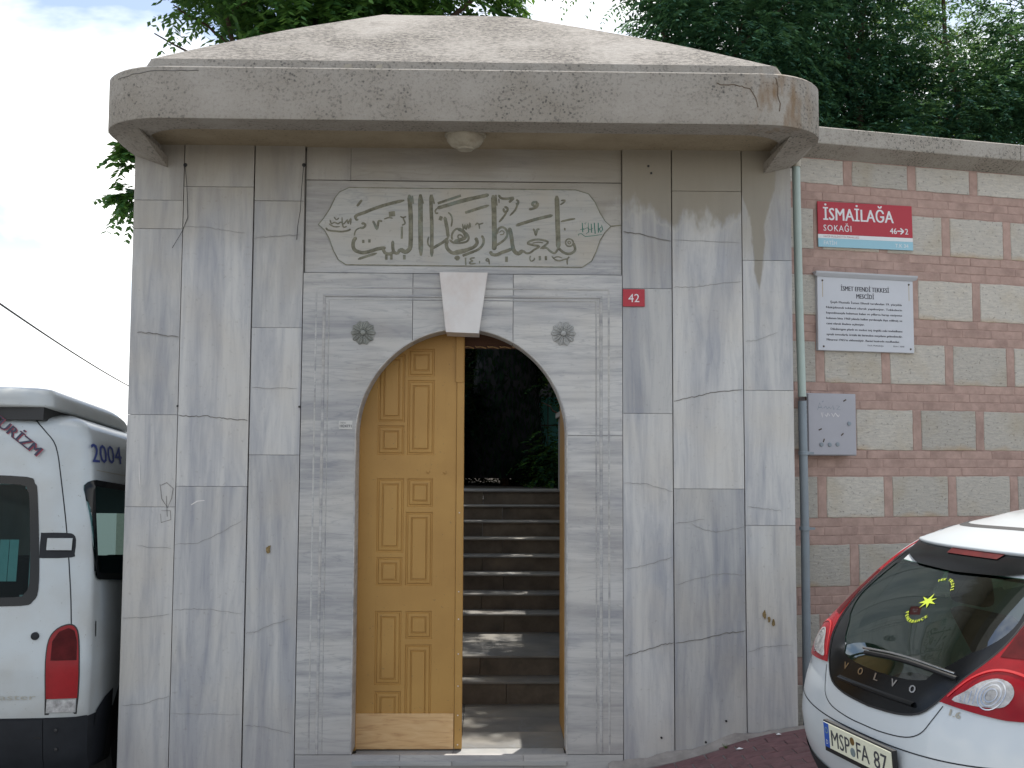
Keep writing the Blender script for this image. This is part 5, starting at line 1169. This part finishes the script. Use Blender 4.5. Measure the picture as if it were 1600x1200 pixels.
# tailgate details
for x, ch in zip((.25, .125, 0, -.125, -.25), 'VOLVO'):
    m_ = fit_text(ch, .036 if ch != 'L' else .028, .034, M['chrome'], bold=.03); place_rear(CAR, x, .905, .006, obj('lettering', m_, car))
V = []; F = []; n = 24
for i in range(n+1):
    v = .27-.56*i/n; z = .868+.0*abs(v); a = CAR.rear(v, z, .004); V += [a+Vector((0, 0, .010)), a+Vector((-.016, 0, .004)), a+Vector((-.018, 0, -.004)), a+Vector((-.004, 0, -.014))]
for i in range(n):
    for k in range(3): F.append((i*4+k, i*4+k+1, (i+1)*4+k+1, (i+1)*4+k))
obj('tailgate_handle', mesh('tailgate_handle', V, F, M['gloss'], True), car)
wp = MB(); pts = [CAR.rear(.15-.60*i/14, 1.000+.012*sin(pi*i/14), .022) for i in range(15)]; wp.tube(pts, .006, 8, .005); wipe = wp.build('rear_wiper_glint', M['chrome'], car, smooth=True)  # bright metal line stands in for the highlight along the black wiper
wp = MB(); wp.tube([p+Vector((.006, 0, -.022)) for p in pts], .011, 8, .010); wp.build('wiper_blade', M['black'], wipe, smooth=True)
ribbon('tailgate_seam', smooth_poly([(-.435, .890), (-.40, .83), (-.36, .775), (-.28, .742), (-.13, .727), (.0, .725), (.13, .727), (.28, .742), (.36, .775), (.40, .83), (.435, .890)], 4, False), .0022, fr(.0015), M['trim'], car)
ribbon('bumper_seam', [(-.80+1.6*i/40, .688+.035*abs(-1+i/20)**2.2) for i in range(41)], .0026, fr(.0015), M['trim'], car)
lowv = [(-.855+1.71*i/40, .165) for i in range(41)]+[(.855-1.71*i/40, .435-.0*i+.05*(abs(1-i/20))**2) for i in range(41)]
grid_patch('lower_bumper', lowv, fr(.006), M['trim'], car, .06)
# number plate
pl = empty('number_plate', (0, 0, 0)); pl.parent = car; o_ = pl; o_.matrix_local = Matrix(((0, 1, 0, -.020), (-1, 0, 0, -.012), (0, 0, 1, .634), (0, 0, 0, 1))) @ Matrix.Rotation(rad(-3), 4, 'X')
MB().bbox(-.268, .268, -.010, .012, -.078, .064, .003).build('plate_frame', M['black'], pl); MB().bbox(-.260, .260, -.0135, -.0102, -.055, .057, .001).build('plate_face', M['plate'], pl)
MB().box(-.259, -.217, -.0142, -.0136, -.054, .056).build('blue_band', M['euro'], pl)
obj('lettering', fit_text('D', .016, .020, M['white']), pl, (-.238, -.0145, -.040)); m = MB()
for i in range(12): a = 2*pi*i/12; m.lathe([(.0022, 0), (.001, -.0003)], (-.238+.012*cos(a), -.0143, .022+.012*sin(a)), 'y', 5)
m.build('star_ring', M['yellow'], pl)
obj('lettering', fit_text('MSP', .150, .076, M['ink'], bold=.006), pl, (-.125, -.0145, -.038)); obj('lettering', fit_text('FA', .095, .076, M['ink'], bold=.006), pl, (.050, -.0145, -.038)); obj('lettering', fit_text('87', .095, .076, M['ink'], bold=.006), pl, (.180, -.0145, -.038))
MB().lathe([(.018, 0), (.017, -.001), (.001, -.0012)], (-.028, -.0136, .026), 'y', 20).build('inspection_sticker', simple('brown_sticker', (.16, .09, .02), .5, var=.3, scale=60), pl)
MB().lathe([(.020, 0), (.019, -.001), (.001, -.0012)], (-.028, -.0136, -.022), 'y', 20).build('seal_sticker', simple('grey_sticker', (.20, .25, .26), .5, var=.5, scale=60), pl)
obj('lettering', fit_text('IHR AUTOHAUS  ·  SERVICE', .30, .009, M['grey']), pl, (.0, -.0107, -.071)) if False else None
for x, z in ((-.5, .862),): place_rear(CAR, x, z, .003, obj('badge', fit_text('1.6', .052, .028, M['grey'], bold=.03), car))
place_rear(CAR, .69, .835, .004, obj('badge', fit_text('C30', .085, .030, M['chrome'], bold=.03), car))
# yellow sticker inside the rear window
m = MB(); V = [(0, 0, 0)]; st = [(.062, 90), (.020, 68), (.050, 42), (.022, 20), (.060, -8), (.022, -30), (.055, -60), (.018, -82), (.060, -105), (.022, -125), (.052, -150), (.022, 178), (.058, 155), (.018, 128)]
V += [(r_*cos(rad(a)), 0, r_*.8*sin(rad(a))) for r_, a in st]; m.add(V, [(0, i+1, (i+1) % len(st)+1) for i in range(len(st))])
place_rear(CAR, -.005, 1.205, .004, m.build('star_sticker', M['yellow'], car, fix=False))
def arc_text(s, r_, a0, a1, h, w_, flip=False):
    for i, ch in enumerate(s):
        if ch == ' ': continue
        a = a0+(a1-a0)*i/(len(s)-1); x, z = r_*cos(a), r_*sin(a)
        o = obj('sticker_letter', fit_text(ch, w_*(.5 if ch in 'İI' else 1), h, M['yellow'], bold=.03), car); place_rear(CAR, -.005-x, 1.205+z*.8, .004, o, -(a+pi/2) if flip else -(a-pi/2))
arc_text('TEK YILDIZ', .095, rad(118), rad(40), .016, .012); arc_text('FENERBAHÇE', .098, rad(222), rad(318), .017, .012, True)
# cabin
cb = MB(); cb.box(.35, 3.0, -.72, .72, .30, .62); cb.box(2.45, 2.95, -.68, .68, .62, .96); cb.build('cabin_floor', M['seat'], car)
for v in (-.36, .36):
    for u, zt in ((1.05, 1.02), (1.95, 1.08)):
        m = MB(); V0 = [(u, v-.24, .6), (u+.55, v-.24, .6), (u+.55, v+.24, .6), (u, v+.24, .6)]
        m.box(u+.05, u+.55, v-.24, v+.24, .60, .74); m.add([(u+.02, v-.23, .7), (u+.17, v-.23, .7), (u+.17, v+.23, .7), (u+.02, v+.23, .7), (u-.13, v-.20, zt), (u-.03, v-.20, zt), (u-.03, v+.20, zt), (u-.13, v+.20, zt)], [(0,3,2,1),(4,5,6,7),(0,1,5,4),(1,2,6,5),(2,3,7,6),(3,0,4,7)])
        s_ = m.build('seat', M['seat'], car); hr = MB().box(u-.16, u-.07, v-.13, v+.13, zt+.04, zt+.21).build('headrest', M['seat'], s_)
        md = hr.modifiers.new('round', 'BEVEL'); md.width = .035; md.segments = 3; md = s_.modifiers.new('round', 'BEVEL'); md.width = .03; md.segments = 2
grid_patch('windscreen', WS, lambda v, w: Vector((CAR.g(CAR.UF, w)-CAR.g(CAR.DF, w)*(1-(1-min(abs(v)/CAR.g(CAR.H, w), 1)**2.3)**(1/2.3))+.002, v, w)), M['carglass'], car, .1)

# ---- minibus
VAN = Body([.22,.30,.45,.62,.9,1.2,1.6,2.0,2.2,2.38,2.48,2.54,2.57], [.10,.05,.02,.0,.0,.01,.03,.05,.065,.08,.12,.2,.35],
           [.97,.98,.99,1.0,1.0,.985,.96,.93,.91,.88,.83,.74,.6], [.16,.16,.16,.15,.15,.15,.15,.15,.15,.15,.16,.18,.2], 2.4,
           [5.2,5.3,5.35,5.35,5.3,5.0,4.5,4.2,4.05,3.9,3.75,3.6,3.5], [.4,.5,.5,.5,.5,.5,.4,.4,.4,.4,.4,.4,.4], k=.025)
h_, pt = rad(90), rad(-5)
vn = empty('minibus', (-3.40, -.40, -.25), label='dusty white minibus with tall red tail lamp parked left of the gateway', cat='van')
Fv = Vector((cos(h_)*cos(pt), sin(h_)*cos(pt), sin(pt))); Lv = Vector((-sin(h_), cos(h_), 0)); Uv = Fv.cross(Lv); vn.rotation_euler = Matrix((Fv, Lv, Uv)).transposed().to_euler()
RW = smooth_poly([(.10, 1.30), (.16, 1.275), (.56, 1.275), (.635, 1.305), (.662, 1.38), (.645, 1.62), (.60, 2.0), (.575, 2.07), (.52, 2.112), (.16, 2.122), (.10, 2.10), (.085, 2.03), (.085, 1.36)], 3)
RWI = [((x-.36)*.80+.36, (y-1.70)*.87+1.70) for x, y in RW]
def quad_r(P, r_, n=4):
    o = []; k = len(P)
    for i in range(k):
        a, b, c = Vector(P[i-1]), Vector(P[i]), Vector(P[(i+1) % k]); p, q = b+(a-b).normalized()*r_, b+(c-b).normalized()*r_
        for j in range(n+1): t = j/n; v = (1-t)**2*p+2*t*(1-t)*b+t*t*q; o.append((v.x, v.y))
    return o
SWV = [quad_r([(.17, 1.44), (1.30, 1.40), (1.34, 2.10), (.13, 2.10)], .07), quad_r([(1.45, 1.40), (2.65, 1.38), (2.65, 2.10), (1.45, 2.10)], .07)]
ho = [lambda c: c.x < .15 and inpoly(abs(c.y), c.z, shrink(RWI, -.01))]+[lambda c, P=P: abs(c.y) > .6 and inpoly(c.x, c.z, shrink(P, .018)) for P in SWV]+[lambda c: c.x > 3.6 and abs(c.y) < .7 and 1.35 < c.z < 2.0]
VAN.shell('body', list(np.linspace(.22, .575, 12))+list(np.linspace(.60, 2.36, 60))+list(np.linspace(2.38, 2.57, 12)), M['vanpaint'], vn, ho, nr=48, ns=190, low=(.575, M['trim']))
vr = lambda off: (lambda v, w: VAN.rear(v, w, off))
for s in (-1, 1):
    vs = lambda off, s=s: (lambda u, w: VAN.side(u, w, s, off))
    grid_patch('rear_window', [(s*x, y) for x, y in RWI], vr(.001), M['vanglass'], vn, .08)
    ring_patch('window_border', [(s*x, y) for x, y in RW], [(s*x, y) for x, y in RWI], vr(.004), M['gloss'], vn, 4)
    for P in SWV:
        grid_patch('side_window', P, vs(.010), M['vanglass'], vn, .08); ring_patch('window_border', P, shrink(P, .045), vs(.015), M['gloss'], vn, 2)
    ribbon('door_seam', smooth_poly([(s*.49, 2.52), (s*.60, 2.42), (s*.68, 2.32), (s*.735, 2.10), (s*.80, 1.757), (s*.855, 1.375), (s*.878, 1.154)], 4, False), .0035, vr(.0015), M['trim'], vn)
    for w in (1.66,):
        hb = grid_patch('hinge_recess', smooth_poly([(s*.645, 1.73), (s*.66, 1.745), (s*.80, 1.745), (s*.842, 1.735), (s*.860, 1.70), (s*.860, 1.61), (s*.845, 1.585), (s*.67, 1.58), (s*.648, 1.60)], 2), vr(.002), M['trim'], vn, .04)
        V = []; F = []; n = 8
        for i in range(n+1):
            v = s*(.69+.150*i/n); a, b = VAN.rear(v, 1.708, .016), VAN.rear(v, 1.632, .016); V += [a+Vector((.012, 0, .002)), a, b, b+Vector((.012, 0, -.002))]
        for i in range(n):
            for k in range(3): F.append((i*4+k, i*4+k+1, (i+1)*4+k+1, (i+1)*4+k))
        obj('door_hinge', mesh('door_hinge', V, F, M['vanpaint']), vn)
    tp = smooth_poly([(.763, .692), (.748, .926), (.757, 1.06), (.80, 1.126), (.865, 1.152), (.905, 1.13), (.925, 1.05), (.940, .85), (.942, .692)], 3, False)
    ring_patch('lamp_surround', shrink([(s*x, y) for x, y in tp+[(.94, .60), (.763, .60)]], -.008), shrink([(s*x, y) for x, y in tp+[(.94, .60), (.763, .60)]], .004), vr(.002), M['black'], vn, 2)
    tl = grid_patch('tail_lamp', [(s*x, y) for x, y in tp], vr(.008), M['redlens'], vn, .03)
    grid_patch('smoky_lens', [(s*x, y) for x, y in [(.775, .93), (.925, .93), (.918, 1.05), (.90, 1.115), (.865, 1.135), (.81, 1.11), (.775, 1.05)]], vr(.0095), M['darklens'], tl, .04)
    grid_patch('reversing_lens', [(s*x, y) for x, y in quad_r([(.772, .61), (.935, .61), (.932, .685), (.768, .685)], .012)], vr(.010), M['clearlens'], vn, .04)
    grid_patch('bumper_corner', [(s*x, y) for x, y in [(.755, .225), (.975, .225), (.990, .585), (.94, .580), (.755, .572)]], vr(.016), M['trim'], vn, .05)
    for z in (.50, .38): MB().lathe([(.012, 0), (.010, -.004), (.001, -.005)], (0, 0, 0), 'x', 10).build('bumper_bolt', M['black'], vn).location = VAN.rear(s*.83, z, .020)
    for u in (.95, 4.3):
        wh = empty('wheel', (u, s*.985, .33)); wh.parent = vn
        MB().lathe([(.20, -.22*s), (.31, -.22*s), (.335, -.18*s), (.335, -.03*s), (.31, 0), (.21, .002*s)], (0, 0, 0), 'y', 32).build('tyre', M['tyre'], wh, smooth=True)
        MB().lathe([(.208, -.05*s), (.205, .002*s), (.19, -.03*s), (.06, -.05*s), (.001, -.05*s)], (0, 0, 0), 'y', 32).build('rim', M['rim'], wh, smooth=True)
        grid_patch('wheel_arch', [(u+.42*cos(a), .40+.40*sin(a)) for a in [pi*i/18 for i in range(19)]]+[(u-.42, .24), (u+.42, .24)], vs(.006), M['black'], vn, .1)
    grid_patch('side_moulding', [(.26, .50), (.55, .50), (.55, .70), (.40, .66), (.26, .59)], vs(.008), M['trim'], vn, .1)
    grid_patch('slide_rail', [(.19, 1.07), (.205, 1.07), (.205, 1.17), (.19, 1.17)], vs(.004), M['black'], vn, .1)
    ribbon('body_crease', [(.05+i*.1, 2.17) for i in range(30)], .003, vs(.0015), M['grey'], vn)
ribbon('door_seam', [(0, 2.50), (0, .60)], .004, vr(.0015), M['trim'], vn)
grid_patch('rear_bumper', [(-.75, .225), (.75, .225), (.75, .565), (-.75, .565)], vr(.014), M['trim'], vn, .1)
ribbon('bumper_step', [(-.74, .455), (.74, .455)], .006, vr(.0185), M['black'], vn)
MB().lathe([(.026, 0), (.024, -.012), (.001, -.014)], (0, 0, 0), 'x', 16).build('door_lock', M['trim'], vn).location = VAN.rear(-.668, 1.085, .001)
# lettering on the van
o = obj('lettering', fit_text('Master', .30, .036, M['grey'], align='RIGHT'), vn); place_rear(VAN, -.700, .690, .0045, o)
bl = obj('lettering', fit_text('TURİZM', .43, .070, M['maroon'], bold=.035), vn); place_rear(VAN, -.395, 2.375, .004, bl, rad(36))
bl = obj('lettering', fit_text('TURİZM', .425, .066, M['navy'], bold=.012), vn); place_rear(VAN, -.395, 2.377, .0055, bl, rad(36))
o = obj('lettering', fit_text('2004', .58, .135, M['deepblue'], bold=.012), vn); p = VAN.side(.46, 2.235, -1, .004); dn = (VAN.g(VAN.H, 2.30)-VAN.g(VAN.H, 2.17))/.13
X = Vector((1, 0, 0)); Z = Vector((0, -dn, 1)).normalized(); Y = Z.cross(X); mm = Matrix((X, Y, Z)).transposed().to_4x4(); mm.translation = p; o.matrix_local = mm @ Matrix.Rotation(rad(-3), 4, 'Y')
# roof pod
POD = Body([2.555,2.60,2.66,2.70,2.725,2.735], [.05,.045,.05,.075,.12,.20], [.63,.635,.63,.61,.575,.50], [.14,.14,.14,.14,.14,.12], 2.3, [1.95,1.92,1.80,1.65,1.55,1.45], [.3]*6, k=.008)
POD.shell('roof_pod', [2.585,2.60,2.62,2.64,2.66,2.68,2.695,2.71,2.72,2.728,2.735], M['vanpaint'], vn, nr=32, ns=8, nfr=16)
MB().box(.12, 1.7, -.58, .58, 2.50, 2.59).build('pod_base', M['black'], vn)
# van cabin: seats, paper in the window
for u in (.75, 1.6, 2.5, 3.3):
    for v in (-.58, -.12, .50):
        m = MB().box(u, u+.45, v-.21, v+.21, .85, .98).box(u-.08, u+.06, v-.21, v+.21, .9, 1.58); s_ = m.build('seat', M['seat'], vn); md = s_.modifiers.new('round', 'BEVEL'); md.width = .04; md.segments = 3
MB().box(.15, 5.0, -.93, .93, .6, .70).build('cabin_floor', M['seat'], vn)
pp = MB()
for i in range(4): pp.box(.075, .078, -.50-.0+.062*i, -.50+.062*(i+1)-.004, 1.43, 1.70)
pp.build('window_paper', simple('pale_paper', (.45, .62, .60), .8, var=.08), vn)
